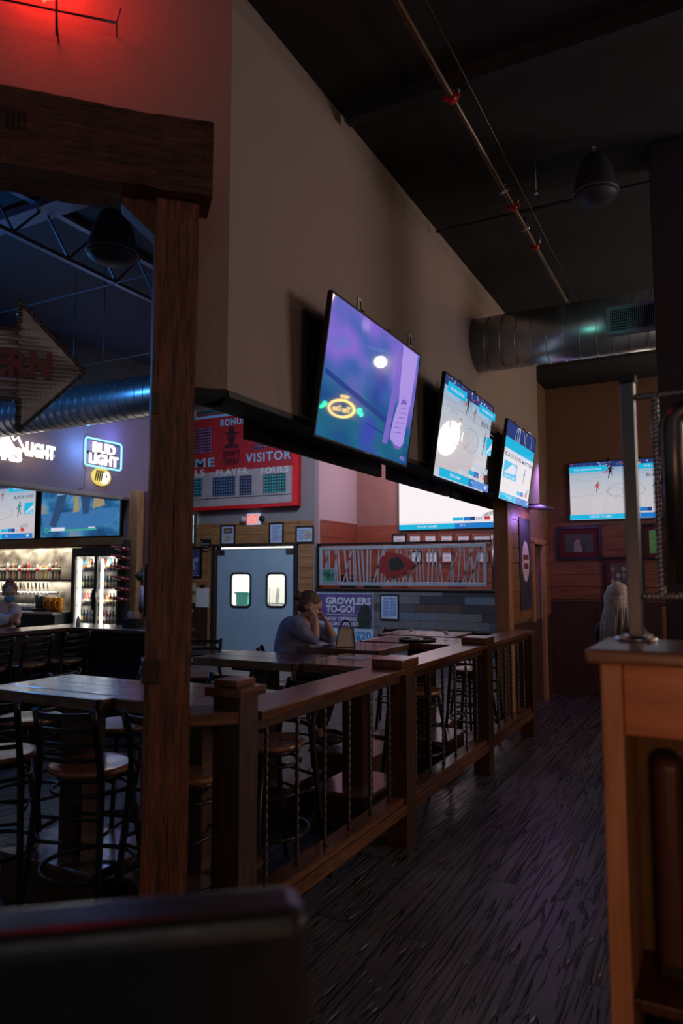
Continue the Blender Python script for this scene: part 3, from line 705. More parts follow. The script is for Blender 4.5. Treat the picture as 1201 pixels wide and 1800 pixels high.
tv('middle television on the aisle wall showing a basketball game', 1.25, .768, s_base, broadcast(2), (-1.80, (4.827 + 6.076) / 2, 2.262), PI / 2, tilt, True, TG, True)
z3 = [('rect', 0, 0, 1, 1, s_court), ('rect', 0, .80, 1, 1, s_navy), ('ring', .45, .86, .16, .16, .012, s_grey), ('ring', .75, .9, .12, .14, .012, s_grey), ('line', .35, .75, .38, 1, .01, s_white), ('line', .42, .75, .43, 1, .01, s_white),
      ('rect', 0, .66, 1, .80, s_cyan), ('rect', 0, .60, 1, .66, s_white), ('text', 'BLACK LIVES MATTER', .03, .56, .05, .94, s_dark), ('rect', .04, .28, .46, .50, s_cyan), ('poly', [(.05, .34), (.42, .36), (.44, .47), (.30, .49)], s_white), ('text', 'NBA.COM', .08, .29, .04, .32, s_white)]
z3 += player(.72, .27, .24, s_teal, s_dark) + bars()
tv('smallest-looking television farthest along the aisle wall, over a purple glow', 1.165, .76, s_base, z3, (-1.80, (6.547 + 7.711) / 2, 2.262), PI / 2, tilt, True, TG, True)
bk = MB()
for i, (a, b_) in enumerate([(3.163, 4.3), (4.91, 6.0), (6.9, 7.7)]):
    tag(MB().box(-1.897, -1.88, a, b_, 2.40, 2.96).build('backing_board', plain('dark_backing', (.025, .018, .016), .7), None, .003), ['dark backing board on the wall behind the purple shoe television', 'dark backing board behind the middle aisle television', 'dark backing board behind the farthest aisle television'][i], 'board')
for i, (px, py) in enumerate([(634, 538), (722, 600)]):
    q = aX(px, py, -1.89); o = thing('wall_outlet', ['small pale outlet plate above the shoe television, left one', 'small pale outlet plate above the shoe television, right one'][i], 'outlet', (-1.898, q.y, q.z))
    MB().box(-.001, .008, -.03, .03, -.05, .05).build('cover_plate', white_plastic, o, .002); MB().box(.008, .011, -.012, .012, -.03, .03).build('socket', rubber, o)
tv('television on the end wall above the framed photographs, basketball broadcast', 1.37, .775, s_base, broadcast(5), (-1.73 + .685, 9.76, 2.262), 0, 0, True, None)
tv('big white-bright television beyond the arrowhead screen, in the side room', 2.22, 1.32, E_('washed_court', (.95, .88, .90), 1.0), bars() + [('text', 'Z', .26, .62, .05, .04, s_grey), ('rect', .0, .1, 1, .104, s_grey)], (-4.77, 13.72, 2.465), 0, 0, True, None)
tv('television under the soffit cut by the left edge, court broadcast', 1.95, 1.12, s_base, broadcast(8), (-12.45, 9.30, 2.24), 0, 0, False, 'televisions above the bar')
def blueb():
    m, nt, b = newmat('blue_broadcast'); v = coords(nt, kind='Generated'); n = N(nt, 'ShaderNodeTexNoise', Scale=3.2, Detail=3); nt.links.new(v, n.inputs['Vector'])
    a = ramp(nt, n.outputs['Fac'], [(.32, (.01, .04, .14)), (.48, (.02, .13, .32)), (.62, (.07, .28, .55)), (.75, (.4, .32, .2))]); nt.links.new(a, b.inputs['Emission Color']); b.inputs['Emission Strength'].default_value = .8
    b.inputs['Base Color'].default_value = (.01, .01, .01, 1); return m
bl = [('poly', [(.05, .1), (.6, .12), (.9, .2), (1, .45), (.0, .4)], E_('field_blue', (.05, .20, .48), .8)), ('poly', [(.12, .2), (.2, .16), (.28, .45), (.34, .75), (.22, .72)], E_('kit_dark', (.03, .08, .2), .8)), ('poly', [(.2, .7), (.35, .72), (.36, .85), (.24, .88)], E_('kit_light', (.25, .4, .6), .8)),
      ('poly', [(.42, .4), (.5, .42), (.48, .7), (.44, .66)], E_('kit_tan', (.4, .33, .18), .8)), ('poly', [(.66, .45), (.82, .5), (.8, .6), (.68, .62)], E_('kit_tan', (.4, .33, .18), .8)), ('poly', [(.55, .36), (.62, .38), (.66, .85), (.5, .8)], E_('kit_dark', (.03, .08, .2), .8)),
      ('rect', .10, .10, .72, .125, s_mint), ('rect', .14, .10, .32, .16, s_white), ('ring', .08, .12, .03, .045, .012, s_mint), ('rect', .62, .13, .70, .15, s_white)]
tv('television under the soffit showing players in blue tint, right of its neighbour', 2.04, 1.12, blueb(), bl, (-10.31, 9.30, 2.24), 0, 0, False, 'televisions above the bar')
dimscr = E_('dim_screen', (.4, .45, .7), .35)
for i, (a, b_) in enumerate([(3.05, 4.74), (4.87, 6.22), (6.3, 7.72)]):
    tv(['black back of the television hung on the tavern side, nearest the corner', 'black back of the television hung on the tavern side, middle of three', 'black back of the television hung on the tavern side, farthest'][i], b_ - a, .86, dimscr, [], (-2.193, (a + b_) / 2, 2.27), -PI / 2, 0, True, 'televisions facing the tavern tables')
# purple lit shelf end
tag(MB().box(-1.9, -1.72, 8.0, 8.72, 2.33, 2.345).build('wall_shelf', rubber, None, .002), 'thin black shelf end below the farthest aisle television', 'shelf')

# ================================================================== ducts, pipes, pendants
def duct(name, label, x0, x1, y, z, r, grille=None):
    t = thing(name, label, 'duct', (x0, y, z)); L = x1 - x0; m = MB(); seg = 40; step = .135
    m.tube([(0, 0, 0), (L, 0, 0)], r, 48); x = step
    while x < L - .01:
        m.tube([(x + .02 * math.sin(2 * PI * k / 40), (r + .001) * math.cos(2 * PI * k / 40), (r + .001) * math.sin(2 * PI * k / 40)) for k in range(40)], .0035, 5, closed=True); x += step
    m.build('spiral_duct', plain('galvanised_duct', (.42, .43, .46), .34, .9, .15, 5), t); return t
dz = 3.66; dy = 6.3
D1 = duct('air_duct', 'round spiral air duct crossing the aisle above the televisions, with a grille', -1.9, -.2, dy, dz, .245)
gx0 = aY(1068, 580, dy - .25).x; gx1 = aY(1158, 575, dy - .25).x
g = MB(); a, b_ = gx0 + 1.9, gx1 + 1.9; fy = -.285
def fr(m, x0, x1, z0, z1, y, w, d): 
    m.box(x0, x1, y - d, y, z0, z0 + w); m.box(x0, x1, y - d, y, z1 - w, z1); m.box(x0, x0 + w, y - d, y, z0 + w, z1 - w); m.box(x1 - w, x1, y - d, y, z0 + w, z1 - w)
fr(g, a, b_, -.115, .115, fy, .025, .012); fr(g, a + .01, b_ - .01, -.105, .105, fy + .09, .018, .09)
GZ = -.055; bmesh.ops.translate(g.bm, verts=g.bm.verts[:], vec=(0, 0, GZ)); g.build('grille_frame', plain('grille_grey', (.3, .32, .38), .4, .7), D1)
g = MB()
for k in range(1, 22): x = a + .025 + (b_ - a - .05) * k / 22; g.box(x - .0025, x + .0025, fy, fy + .02, -.09, .09)
for k in range(1, 8): z = -.09 + .18 * k / 8; g.box(a + .025, (a + b_) / 2, fy - .003, fy, z - .0025, z + .0025)
bmesh.ops.translate(g.bm, verts=g.bm.verts[:], vec=(0, 0, GZ))
g.build('grille_fins', plain('grille_grey', (.3, .32, .38), .4, .7), D1)
MB().box(a + .02, b_ - .02, fy + .022, fy + .03, -.095 + GZ, .095 + GZ).build('grille_void', rubber, D1)
MB().cyl((1.58, 0, .246), (1.58, 0, 4.31 - dz), .004, 6).build('hanger_rod', dull_steel, D1)
duct('air_duct', 'round spiral air duct glowing blue over the bar, behind the arrow sign', -9.0, -2.1, dy, dz, .245)

pipe = thing('sprinkler_pipe', 'brassy sprinkler pipe with red couplings under the black aisle ceiling', 'pipe')
X_, Z_ = -1.19, 4.15
MB().tube([(X_, 1.5, Z_), (X_, 8.6, Z_)], .017, 10).build('pipe_run', plain('brassy_pipe', (.14, .105, .07), .4, .6, .3), pipe)
MB().tube([(X_ + .10, 1.5, Z_ + .06), (X_ + .06, 8.6, Z_ + .06)], .005, 6).build('conduit', rebar_mat, pipe)
for y in (3.55, 4.86, 5.55):
    m = MB(); m.tube([(X_, y - .022, Z_), (X_, y + .022, Z_)], .03, 12); m.box(X_ - .045, X_ + .045, y - .008, y + .008, Z_ - .01, Z_ + .01); m.build('coupling', red_paint, pipe)
    MB().cyl((X_ + .03, y + .03, Z_ + .01), (X_ + .03, y + .03, HALL_Z), .004, 6).build('hanger_rod', dull_steel, pipe)
for y in (4.6, 5.2, 6.9):
    m = MB(); m.tube([(X_, y, Z_ - .025 + .001), (X_, y, Z_ + .07)], .012, 8); m.tube([(X_ + .0 + .035 * math.cos(k * PI / 6), y, Z_ + .035 * math.sin(k * PI / 6)) for k in range(12)], .004, 6, closed=True); m.build('sprinkler_head', chrome, pipe)
tag(MB().cyl((-.92, 4.35, 3.93), (-.92, 4.35, HALL_Z), .003, 6).cyl((-.92, 4.35, 3.92), (-.92, 4.35, 3.94), .012, 10).build('hanging_rod', dull_steel), 'thin bare rod dangling from the black ceiling beside the sprinkler pipe', 'rod')
cross = tag(MB().tube([(-1.85, 5.1, 4.22), (3.5, 5.1, 4.22)], .012, 8).build('ceiling_conduit', rebar_mat), 'thin conduit crossing the black ceiling behind the hanging speaker', 'conduit')
struct('ceiling_joist', MB().box(-1.85, 4.4, 3.55, 3.62, 4.22, 4.31), plain('joist_black', (.022, .022, .023), .8))
def speaker(label, loc, r, zc):
    t = thing('hanging_speaker', label, 'speaker', loc, .5)
    MB().lathe([(.001, .30 * r / .18), (.05, .298 * r / .18), (r * .55, .26 * r / .18), (r * .78, .16 * r / .18), (r * .95, .02), (r, -.02), (r * .985, -.035)], seg=32).build('speaker_shell', plain('speaker_black', (.03, .03, .034), .4), t)
    MB().lathe([(r * .975, -.036), (r * .9, -.055), (r * .6, -.085), (r * .3, -.1), (.001, -.104)], seg=32).build('speaker_grille', plain('speaker_mesh', (.03, .03, .034), .55, 0, .3, 90), t)
    MB().tube([(r * math.cos(2 * PI * k / 32) * 1.0, r * math.sin(2 * PI * k / 32), -.028) for k in range(32)], .006, 6, closed=True).build('rim', plain('rim_grey', (.10, .10, .11), .35), t)
    MB().cyl((0, 0, .29 * r / .18), (0, 0, zc - loc[2]), .003, 6).build('hanging_cable', dull_steel, t)
    m = MB(); m.tube([(0, 0, .29 * r / .18), (.02, 0, .35 * r / .18), (0, 0, .38 * r / .18), (-.02, 0, .35 * r / .18), (0, 0, .29 * r / .18)], .004, 6); m.build('shackle', chrome, t)
    return t
q = aD(1047, 333, 4.5); speaker('black bell-shaped speaker hanging at the upper right', (q.x, q.y, q.z), .136, HALL_Z)
q = aD(198, 440, 5.0); speaker('black bell-shaped speaker hanging over the tavern behind the beam', (q.x, q.y, q.z), .175, TAV_Z)
# tavern ceiling steel
jm = plain('joist_paint', (.10, .095, .13), .5, .3)
j = thing('open_web_joist', 'open web steel joist under the blue-lit tavern ceiling', 'joist')
MB().box(-6.05, -5.99, 1.0, 9.3, 4.88, 4.92).build('bottom_chord', jm, j); MB().box(-6.06, -5.98, 1.0, 9.3, 5.32, 5.38).build('top_chord', jm, j)
for k in range(12):
    y = 1.1 + k * .68; MB().bar((-6.02, y, 4.92), (-6.02, y + .34, 5.32), .022).build('web', jm, j); MB().bar((-6.02, y + .34, 5.32), (-6.02, y + .68, 4.92), .022).build('web', jm, j)
for i, (yy, zz) in enumerate([(5.75, 4.84), (7.3, 4.6)]):
    tag(MB().tube([(-9.1, yy, zz), (-2.3, yy, zz)], .007, 8).build('ceiling_conduit', jm), ['nearer thin conduit running across under the tavern joist', 'farther thin conduit below the tavern joist'][i], 'conduit')
tag(MB().box(-8.8, -5.3, 4.72, 4.95, 5.26, 5.34).build('ceiling_beam', jm), 'flat steel beam catching violet light near the top left', 'beam')
for i, (px, py0) in enumerate([(180, 500), (128, 520)]):
    q = aY(px, 665, dy); tag(MB().cyl((q.x, dy, dz + .246), (q.x, dy, TAV_Z), .006, 6).build('hanger_rod', jm), ['chain-like rod holding the bar duct, right one', 'thin rod holding the bar duct, left one'][i], 'rod')

# column at right
cc = thing('steel_column', 'dark square column running from floor to ceiling at the right edge', 'column', (-.30, 4.8, 0))
MB().box(0, .32, 0, .32, 0, HALL_Z).build('column_shaft', plain('brown_black_column', (.035, .024, .022), .55), cc, .006)
MB().box(-.001 - .02, .0, -.02, .06, 0, 1.36).build('corner_trim', console_v, cc, .003)

# pine column beneath the TV wall
tag(MB().box(-2.09, -1.935, 7.39, 7.56, 0, 2.343).build('pine_column', pine_v, None, .006), 'square pine column under the far end of the television wall', 'column')
# round-logo banner on the aisle wall
bn = thing('hanging_banner', 'dark narrow banner with a white round emblem on the aisle wall', 'banner', (-1.99, 8.36, 1.16))
MB().box(-.008, 0, -.26, .26, 0, 1.05).build('cloth', plain('banner_black', (.03, .028, .045), .7), bn)
m = MB(); m._add([Vector((.002, .17 * math.cos(t), .55 + .235 * math.sin(t))) for t in [2 * PI * k / 36 for k in range(36)]], [tuple(range(36))]); m.build('round_emblem', plain('emblem_cream', (.60, .48, .46), .7), bn)
RMX = Matrix.Rotation(PI / 2, 4, 'Z')
lettering('emblem_lettering', "JOHNNY'S", .06, plain('emblem_maroon', (.22, .03, .04), .6), bn, (0, -.003, .60), .26, .003, .01, 1, RMX)
lettering('emblem_lettering', 'TAVERN', .07, plain('emblem_maroon', (.22, .03, .04), .6), bn, (0, -.003, .50), .22, .003, .01, 1, RMX)

# ================================================================== end wall pictures
def frame(label, x0, x1, z0, z1, y, fm, mat_c, art_layers, border=.03, mat_w=.05, name='framed_picture', cat='picture', group=None, base=None):
    t = thing(name, label, cat, ((x0 + x1) / 2, y, z0), 0, group); w, h = (x1 - x0) / 2, z1 - z0
    m = MB(); fr(m, -w, w, 0, h, 0, border, .025); m.build('frame', fm, t, .003)
    MB().box(-w + border, w - border, -.008, -.001, border, h - border).build('mat_board', mat_c, t)
    if base is not None:
        iw, ih = 2 * (w - border - mat_w), h - 2 * (border + mat_w); s = screen(iw, ih, base, art_layers, t, 'print', -.010); s.location.z = border + mat_w
    return t
bf = plain('black_frame', (.012, .01, .01), .35); maroon = plain('maroon_mat', (.12, .012, .02), .7)
def pm(n, c): return plain(n, c, .5, 0, .25, 14)
EYw = 9.775
q0 = aY(980, 985, EYw); q1 = aY(1057, 924, EYw)
frame('framed football photograph in maroon mat below the end wall television', q0.x, q1.x, q0.z, q1.z, EYw, bf, maroon, [('poly', [(.3, 0), (.35, .5), (.45, .8), (.55, .6), (.62, 0)], pm('uniform_white', (.35, .33, .33))), ('ell', .42, .78, .07, .09, pm('helmet_red', (.3, .03, .03))), ('poly', [(.6, 0), (.62, .4), (.7, .55), (.78, .3), (.8, 0)], pm('uniform_dark', (.05, .05, .06)))], .035, .07, base=pm('photo_turf', (.07, .09, .06)))
q0 = aY(1063, 1055, EYw); q1 = aY(1132, 978, EYw)
frame('framed team photograph low on the end wall, above the blond visitor', q0.x, q1.x, q0.z, q1.z, EYw, bf, maroon, [('ell', .1 + .2 * (k % 5), .2 + .2 * (k // 5), .08, .08, pm('face_' + 'abc'[k % 3], [(.3, .22, .16), (.12, .1, .09), (.4, .35, .3)][k % 3])) for k in range(20)], .03, .05, base=pm('photo_sepia', (.10, .09, .07)))
q0 = aY(1131, 984, EYw); q1 = aY(1175, 920, EYw)
frame('framed bright green print between the chrome post and twisted rod', q0.x, q1.x, q0.z, q1.z, EYw, bf, maroon, [], .03, .05, base=pm('green_print', (.22, .75, .2)))
# far neon / lamps of the end wall (seen mirrored in the televisions)
ov = thing('oval_neon_sign', 'yellow oval neon sign with green leaves high on the end wall', 'neon sign', (1.92, 9.79, 3.12))
yel = glow('yellow_neon', (1, .62, .08), 16, False); grn = glow('green_neon', (.05, 1, .3), 16, False)
m = MB(); m.tube([(.23 * math.cos(t), -.05, .13 * math.sin(t)) for t in [2 * PI * k / 32 for k in range(32)]], .02, 6, closed=True); m.build('neon_oval', yel, ov)
lettering('neon_lettering', 'The One', .10, yel, ov, (0, -.04, 0), .32, .01)
lettering('neon_lettering', 'NEW', .06, yel, ov, (0, -.04, .19), .15, .01)
for s in (-1, 1):
    m = MB(); m.ell((s * .32, -.05, .02), (.045, .012, .05)); m.ell((s * .37, -.05, -.03), (.03, .012, .035)); m.build('neon_leaf', grn, ov)
MB().box(-.25, .25, -.03, -.001, -.16, -.14).box(-.02, .02, -.03, -.001, -.14, .22).build('sign_bracket', rubber, ov)
wl = thing('wall_lantern', 'bright round lamp high on the end wall right of the television', 'lamp', (1.42, 9.79, 3.92))
MB().ell((0, -.12, 0), (.085, .085, .085)).build('globe', glow('lantern_glass', (1, .93, .75), 42, False), wl); MB().box(-.02, .02, -.05, 0, -.03, .03).build('bracket', black_metal, wl)
ob = thing('oval_light_sign', 'oval backlit white sign on the end wall hidden behind the column', 'sign', (.08, 9.79, 3.02))
m = MB(); m.lathe([(.12, 0), (.15, .01), (.15, .05), (.12, .06)], seg=28, M=Matrix.Rotation(PI / 2, 4, 'X') @ Matrix.Diagonal((1, 1.7, 1, 1))); m.build('light_face', glow('white_light_box', (1, .9, .72), 8, False), ob)

# ================================================================== kitchen doors and wall items
dm = plain('pale_blue_door', (.42, .58, .72), .4, .1, .05, 3)
DX0, DX1 = -9.25, -7.36; mid = (DX0 + DX1) / 2 + .02
for i, (a, b_, wx0, wx1) in enumerate([(DX0 + .006, mid - .004, 405, 440), (mid + .004, DX1 - .006, 468, 502)]):
    d = tag(bpy.data.objects.new('door_%d' % (i + 1), None), ['left leaf of the pale blue kitchen swing doors, teal bin in its window', 'right leaf of the pale blue kitchen swing doors, rack in its window'][i], 'door', kind='structure'); COL.objects.link(d); d.location = (a, KY + .02, 0)
    q0 = aY(wx0, 1066, KY); q1 = aY(wx1, 1008, KY); x0, x1, z0, z1 = q0.x - a, q1.x - a, q0.z, q1.z; w_ = b_ - a
    m = MB(); m.box(0, x0, 0, .045, .02, 2.085); m.box(x1, w_, 0, .045, .02, 2.085); m.box(x0, x1, 0, .045, .02, z0); m.box(x0, x1, 0, .045, z1, 2.085)
    m.build('door_leaf', dm, d)
    g = MB(); cxx, czz = (x0 + x1) / 2, (z0 + z1) / 2; hw, hh, rr = (x1 - x0) / 2, (z1 - z0) / 2, .09; pts = []
    for sx, sz, a0 in ((1, 1, 0), (-1, 1, PI / 2), (-1, -1, PI), (1, -1, 1.5 * PI)):
        for k in range(6): t = a0 + PI / 2 * k / 5; pts.append((cxx + sx * (hw - rr) + rr * math.cos(t), -.008, czz + sz * (hh - rr) + rr * math.sin(t)))
    g.tube(pts, .022, 8, closed=True); g.build('window_gasket', rubber, d)
    # corner fillets of the door skin behind the gasket
    f = MB()
    for sx, sz, a0 in ((1, 1, 0), (-1, 1, PI / 2), (-1, -1, PI), (1, -1, 1.5 * PI)):
        poly = [(cxx + sx * hw, czz + sz * hh)] + [(cxx + sx * (hw - rr) + rr * math.cos(a0 + PI / 2 * k / 5), czz + sz * (hh - rr) + rr * math.sin(a0 + PI / 2 * k / 5)) for k in range(6)]; f.prism(poly, .002, .043)
    f.build('window_corner', dm, d)
    MB().box(x0, x1, .02, .024, z0, z1).build('window_pane', glass('door_glass'), d)
    MB().box(.03 if i == 0 else w_ - .19, .19 if i == 0 else w_ - .03, -.03, -.001, 1.97, 2.07).build('hinge_plate', dull_steel, d, .003)
bin_ = thing('kitchen_bin', 'teal plastic bin seen through the left kitchen door window', 'bin', (-9.25, 13.3, 0))
c = aY(428, 1055, 13.3); bin_.location.x = c.x + .06
m = MB(); top = aY(428, 1043, 13.3).z; m.prism([(-.12, 0), (.12, 0), (.16, top), (-.16, top)], -.15, .15); m.build('bin_body', plain('teal_plastic', (.08, .42, .36), .5), bin_, .01)
MB().box(-.19, .19, -.18, .18, top, top + .035).build('bin_rim', plain('teal_plastic', (.08, .42, .36), .5), bin_, .006)
rk = thing('wire_rack', 'grey wire rack seen through the right kitchen door window', 'rack', (aY(487, 1050, 13.4).x, 13.4, 0))
m = MB(); zr_ = aY(487, 1060, 13.4).z; m.box(-.4, .4, -.2, .2, zr_ - .02, zr_)
for x in (-.22, -.02, .02, .26): m.cyl((x, 0, 0 if abs(x) > .2 else zr_), (x + .03, 0, zr_ + .33), .012, 6)
m.build('rack_frame', plain('rack_green_grey', (.2, .26, .22), .5), rk)

def exit_sign():
    q0 = aY(434, 923, KY - .06); q1 = aY(457, 902, KY - .06); w_, h_ = q1.x - q0.x, q1.z - q0.z
    t = thing('exit_sign', 'lit exit sign with two emergency lamps over the kitchen doors', 'exit sign', ((q0.x + q1.x) / 2, KY - .02, q0.z))
    MB().box(-w_ / 2, w_ / 2, -.06, .019, 0, h_).build('housing', glow('exit_panel', (.62, .66, .95), .55, False), t, .02, 3)
    lettering('lettering', 'EXIT', h_ * .72, glow('exit_letters', (1, .13, .04), 1.6, False), t, (0, -.061, h_ / 2), w_ * .82, .004, .03, 1.05)
    for s in (-1, 1): MB().lathe([(.02, 0), (.06, .03), (.065, .07), (.02, .09)], (s * (w_ / 2 + .07), -.02, h_ / 2), 14, 0, Matrix.Rotation(PI / 2, 4, 'X')).build('emergency_lamp', white_plastic if s < 0 else rubber, t)
exit_sign()
def kf(label, px0, py0, px1, py1, fm, base, layers, border=.03, name='framed_notice', mw=.01):
    q0 = aY(px0, py1, KY - .03); q1 = aY(px1, py0, KY - .03)
    return frame(label, q0.x, q1.x, q0.z, q1.z, KY - .024, fm, white_paper, layers, border, mw, name, 'notice', None, base)
ink = pm('ink_blue', (.08, .12, .3)); brownp = pm('print_brown', (.14, .08, .06)); pal = pm('print_pale_blue', (.42, .55, .78)); tan_p = pm('print_tan', (.4, .36, .3))
kf('framed notice with a brown heading over the left kitchen door', 388, 922, 414, 958, bf, pal, [('rect', .12, .58, .88, .92, brownp), ('text', 'LAW', .3, .68, .1, .4, white_paper), ('rect', .2, .1, .8, .5, tan_p)])
kf('framed text notice over the right kitchen door', 473, 918, 499, 957, bf, pal, [('rect', .15, .85 - .1 * k, .85 - .1 * (k % 3), .88 - .1 * k, ink) for k in range(8)])
kf('wide framed notice with a photo, right of the kitchen doors', 520, 924, 552, 955, bf, pal, [('rect', .5, .15, .9, .85, tan_p)] + [('rect', .08, .8 - .12 * k, .42, .84 - .12 * k, ink) for k in range(6)])
kf('small black plaque left of the kitchen doors', 353, 947, 371, 968, bf, rubber, [('text', 'RESTROOM', .1, .5, .14, .8, white_plastic), ('rect', .3, .25, .7, .3, white_plastic)], .015)
kf('dark framed photograph with blue figure, left of the kitchen doors', 322, 961, 356, 1016, bf, pm('photo_navy', (.05, .08, .2)), [('poly', [(.35, .6), (.9, .7), (.85, .5), (.6, .5), (.7, .2), (.55, .2), (.45, .5)], pm('figure_pale', (.3, .42, .7))), ('ring', .6, .25, .2, .2, .03, pm('figure_pale', (.3, .42, .7)))], .05, 'framed_picture')
q0 = aY(318, 958, KY - .03); q1 = aY(347, 903, KY - .03)
ls = thing('lit_sign', 'backlit white sign with red letters beside the timber post', 'sign', ((q0.x + q1.x) / 2, KY - .03, q0.z)); w_, h_ = q1.x - q0.x, q1.z - q0.z
MB().box(-w_ / 2 + .02, w_ / 2 - .02, -.06, .0, .02, h_ - .02).build('light_panel', glow('lit_sign_white', (.85, .92, 1), .95, False), ls)
m = MB(); fr(m, -w_ / 2, w_ / 2, 0, h_, 0, .03, .08); m.build('sign_frame', plain('sign_green_frame', (.03, .10, .07), .4), ls)
lettering('lettering', 'BAR', h_ * .16, red_paint, ls, (0, -.061, h_ * .8), w_ * .78, .004, .02); lettering('lettering', 'FOOD', h_ * .14, red_paint, ls, (0, -.061, h_ * .58), w_ * .78, .004, 0)
lettering('lettering', 'W', h_ * .14, plain('sign_teal', (.02, .3, .4), .5), ls, (.05, -.061, h_ * .2), None, .004, .03)
for i, (a, b_) in enumerate([(1025, 1039), (1046, 1060), (1067, 1080)]):
    q0 = aY(333, b_, KY - .03); q1 = aY(344, a, KY - .03); t = thing('light_switch', ['top switch plate of the three beside the clipboard', 'middle switch plate of the three beside the clipboard', 'bottom steel switch plate below the clipboard'][i], 'switch', ((q0.x + q1.x) / 2, KY - .024, q0.z))
    w_, h_ = (q1.x - q0.x), q1.z - q0.z; MB().box(-w_ / 2, w_ / 2, -.008, 0, 0, h_).build('cover_plate', dull_steel if i == 2 else plain('almond_plastic', (.55, .45, .3), .5), t, .003)
    for s in ((-.25, .25) if i < 2 else (0,)): MB().box(s * w_ - .012, s * w_ + .012, -.016, -.008, h_ * .35, h_ * .65).build('toggle', white_plastic, t)
q0 = aY(344, 1067, KY - .03); q1 = aY(369, 1029, KY - .03); cb = thing('clipboard', 'clipboard with white sheets hanging left of the kitchen doors', 'clipboard', ((q0.x + q1.x) / 2, KY - .03, q0.z)); w_, h_ = q1.x - q0.x, q1.z - q0.z
MB().box(-w_ / 2, w_ / 2, -.006, 0, 0, h_).build('board', wood('clip_board', (.2, .12, .07), (.3, .2, .12), 'z'), cb); MB().box(-w_ / 2 + .01, w_ / 2 - .01, -.012, -.006, .0, h_ - .05).build('paper', white_paper, cb); MB().box(-.06, .06, -.03, -.012, h_ - .05, h_ + .01).build('clip', rubber, cb, .004)

# ------------------------------------------------------------------ scoreboard
BY = 11.83; sbx1 = aY(513, 882, BY).x; cxb = aY(407, 800, BY).x; sbx0 = 2 * cxb - sbx1; zb0 = aY(430, 888, BY).z; zb1 = 5.2
SB = thing('scoreboard', 'big red vintage scoreboard with home and visitor panels on the kitchen wall', 'scoreboard', (cxb, BY, 0)); hw = sbx1 - cxb + .02
tr = plain('scoreboard_red', (.42, .02, .025), .45); sil = plain('scoreboard_silver', (.42, .36, .38), .5); edge_red = plain('scoreboard_edge', (.75, .01, .015), .4)
MB().box(-hw, hw, -.0, .165, zb0, zb1).build('cabinet', tr, SB)
m = MB(); m.box(hw, hw + .09, -.03, .165, zb0 - .06, zb1); m.box(-hw - .09, -hw, -.03, .165, zb0 - .06, zb1); m.box(-hw, hw, -.03, .165, zb0 - .06, zb0); m.build('border', edge_red, SB)
zs = aY(470, 822, BY).z
MB().box(-hw + .02, hw - .02, -.008, -.001, zb0 + .01, zs).build('lower_panel', sil, SB)
MB().box(-hw + .02, hw - .02, -.012, -.009, zb0 + .16, zb0 + .175).build('panel_seam', bf, SB)
wl_ = plain('white_letters', (.72, .74, .76), .5); bl_ = plain('pale_blue_letters', (.25, .60, .85), .5)
def sx(px, py): q = aY(px, py, BY); return q.x - cxb, q.z
def sl(txt, px0, px1, pt, pb, mat, mirror=False):
    x0, z1 = sx(px0, pt); x1, z0 = sx(px1, pb); lettering('lettering', txt, (pb - pt) * .0092, mat, SB, ((x0 + x1) / 2, -.009, (z0 + z1) / 2), x1 - x0, .006, .01, 1.15)
sl('VISITOR', 433, 512, 792, 812, bl_); sl('FOULS', 459, 508, 819, 832, wl_); sl('PLAYER', 381, 436, 822, 836, wl_)
x0, z1 = sx(433, 792); x1, z0 = sx(512, 812); zc_ = (sx(473, 792)[1] + sx(473, 814)[1]) / 2
x0, _ = sx(459, 820); x1, _ = sx(508, 820)
xa, _ = sx(302, 805); xb, _ = sx(378, 805); lettering('lettering', 'HOME', .19, bl_, SB, ((xa + xb) / 2, -.009, zc_ - .0), xb - xa, .006, .01, 1.15)
xa, _ = sx(306, 830); xb, _ = sx(360, 830); lettering('lettering', 'FOULS', .15, wl_, SB, ((xa + xb) / 2, -.009, sx(345, 832)[1]), xb - xa, .006, .01, 1.15)
lettering('lettering', 'BONUS', .14, bl_, SB, (sx(410, 741)[0], -.009, sx(410, 741)[1]), .62, .006, .02, 1.2)
lettering('logo_lettering', "JOHNNY'S", .13, plain('logo_dark', (.06, .008, .02), .5), SB, (0, -.009, sx(407, 797)[1]), .42, .006, .02); lettering('logo_lettering', 'TAVERN', .15, plain('logo_dark', (.06, .008, .02), .5), SB, (0, -.009, sx(407, 809)[1] - .02), .38, .006, .02)
lm = MB(); zl = sx(407, 770)[1]
lm.prism([(-.18, zl + .12), (-.06, zl + .13), (-.07, zl + .22), (.0, zl + .25), (.08, zl + .21), (.07, zl + .12), (.19, zl + .10), (.1, zl + .06), (-.1, zl + .07)], -.012, -.001)
lm.prism([(-.09, zl + .055), (.09, zl + .055), (.08, zl - .06), (.03, zl - .13), (-.04, zl - .12), (-.09, zl - .04)], -.012, -.001); lm.prism([(-.2, zl - .2), (-.12, zl - .12), (.14, zl - .14), (.2, zl - .22)], -.012, -.001)
lm.build('round_hat_emblem', plain('logo_dark', (.06, .008, .02), .5), SB)
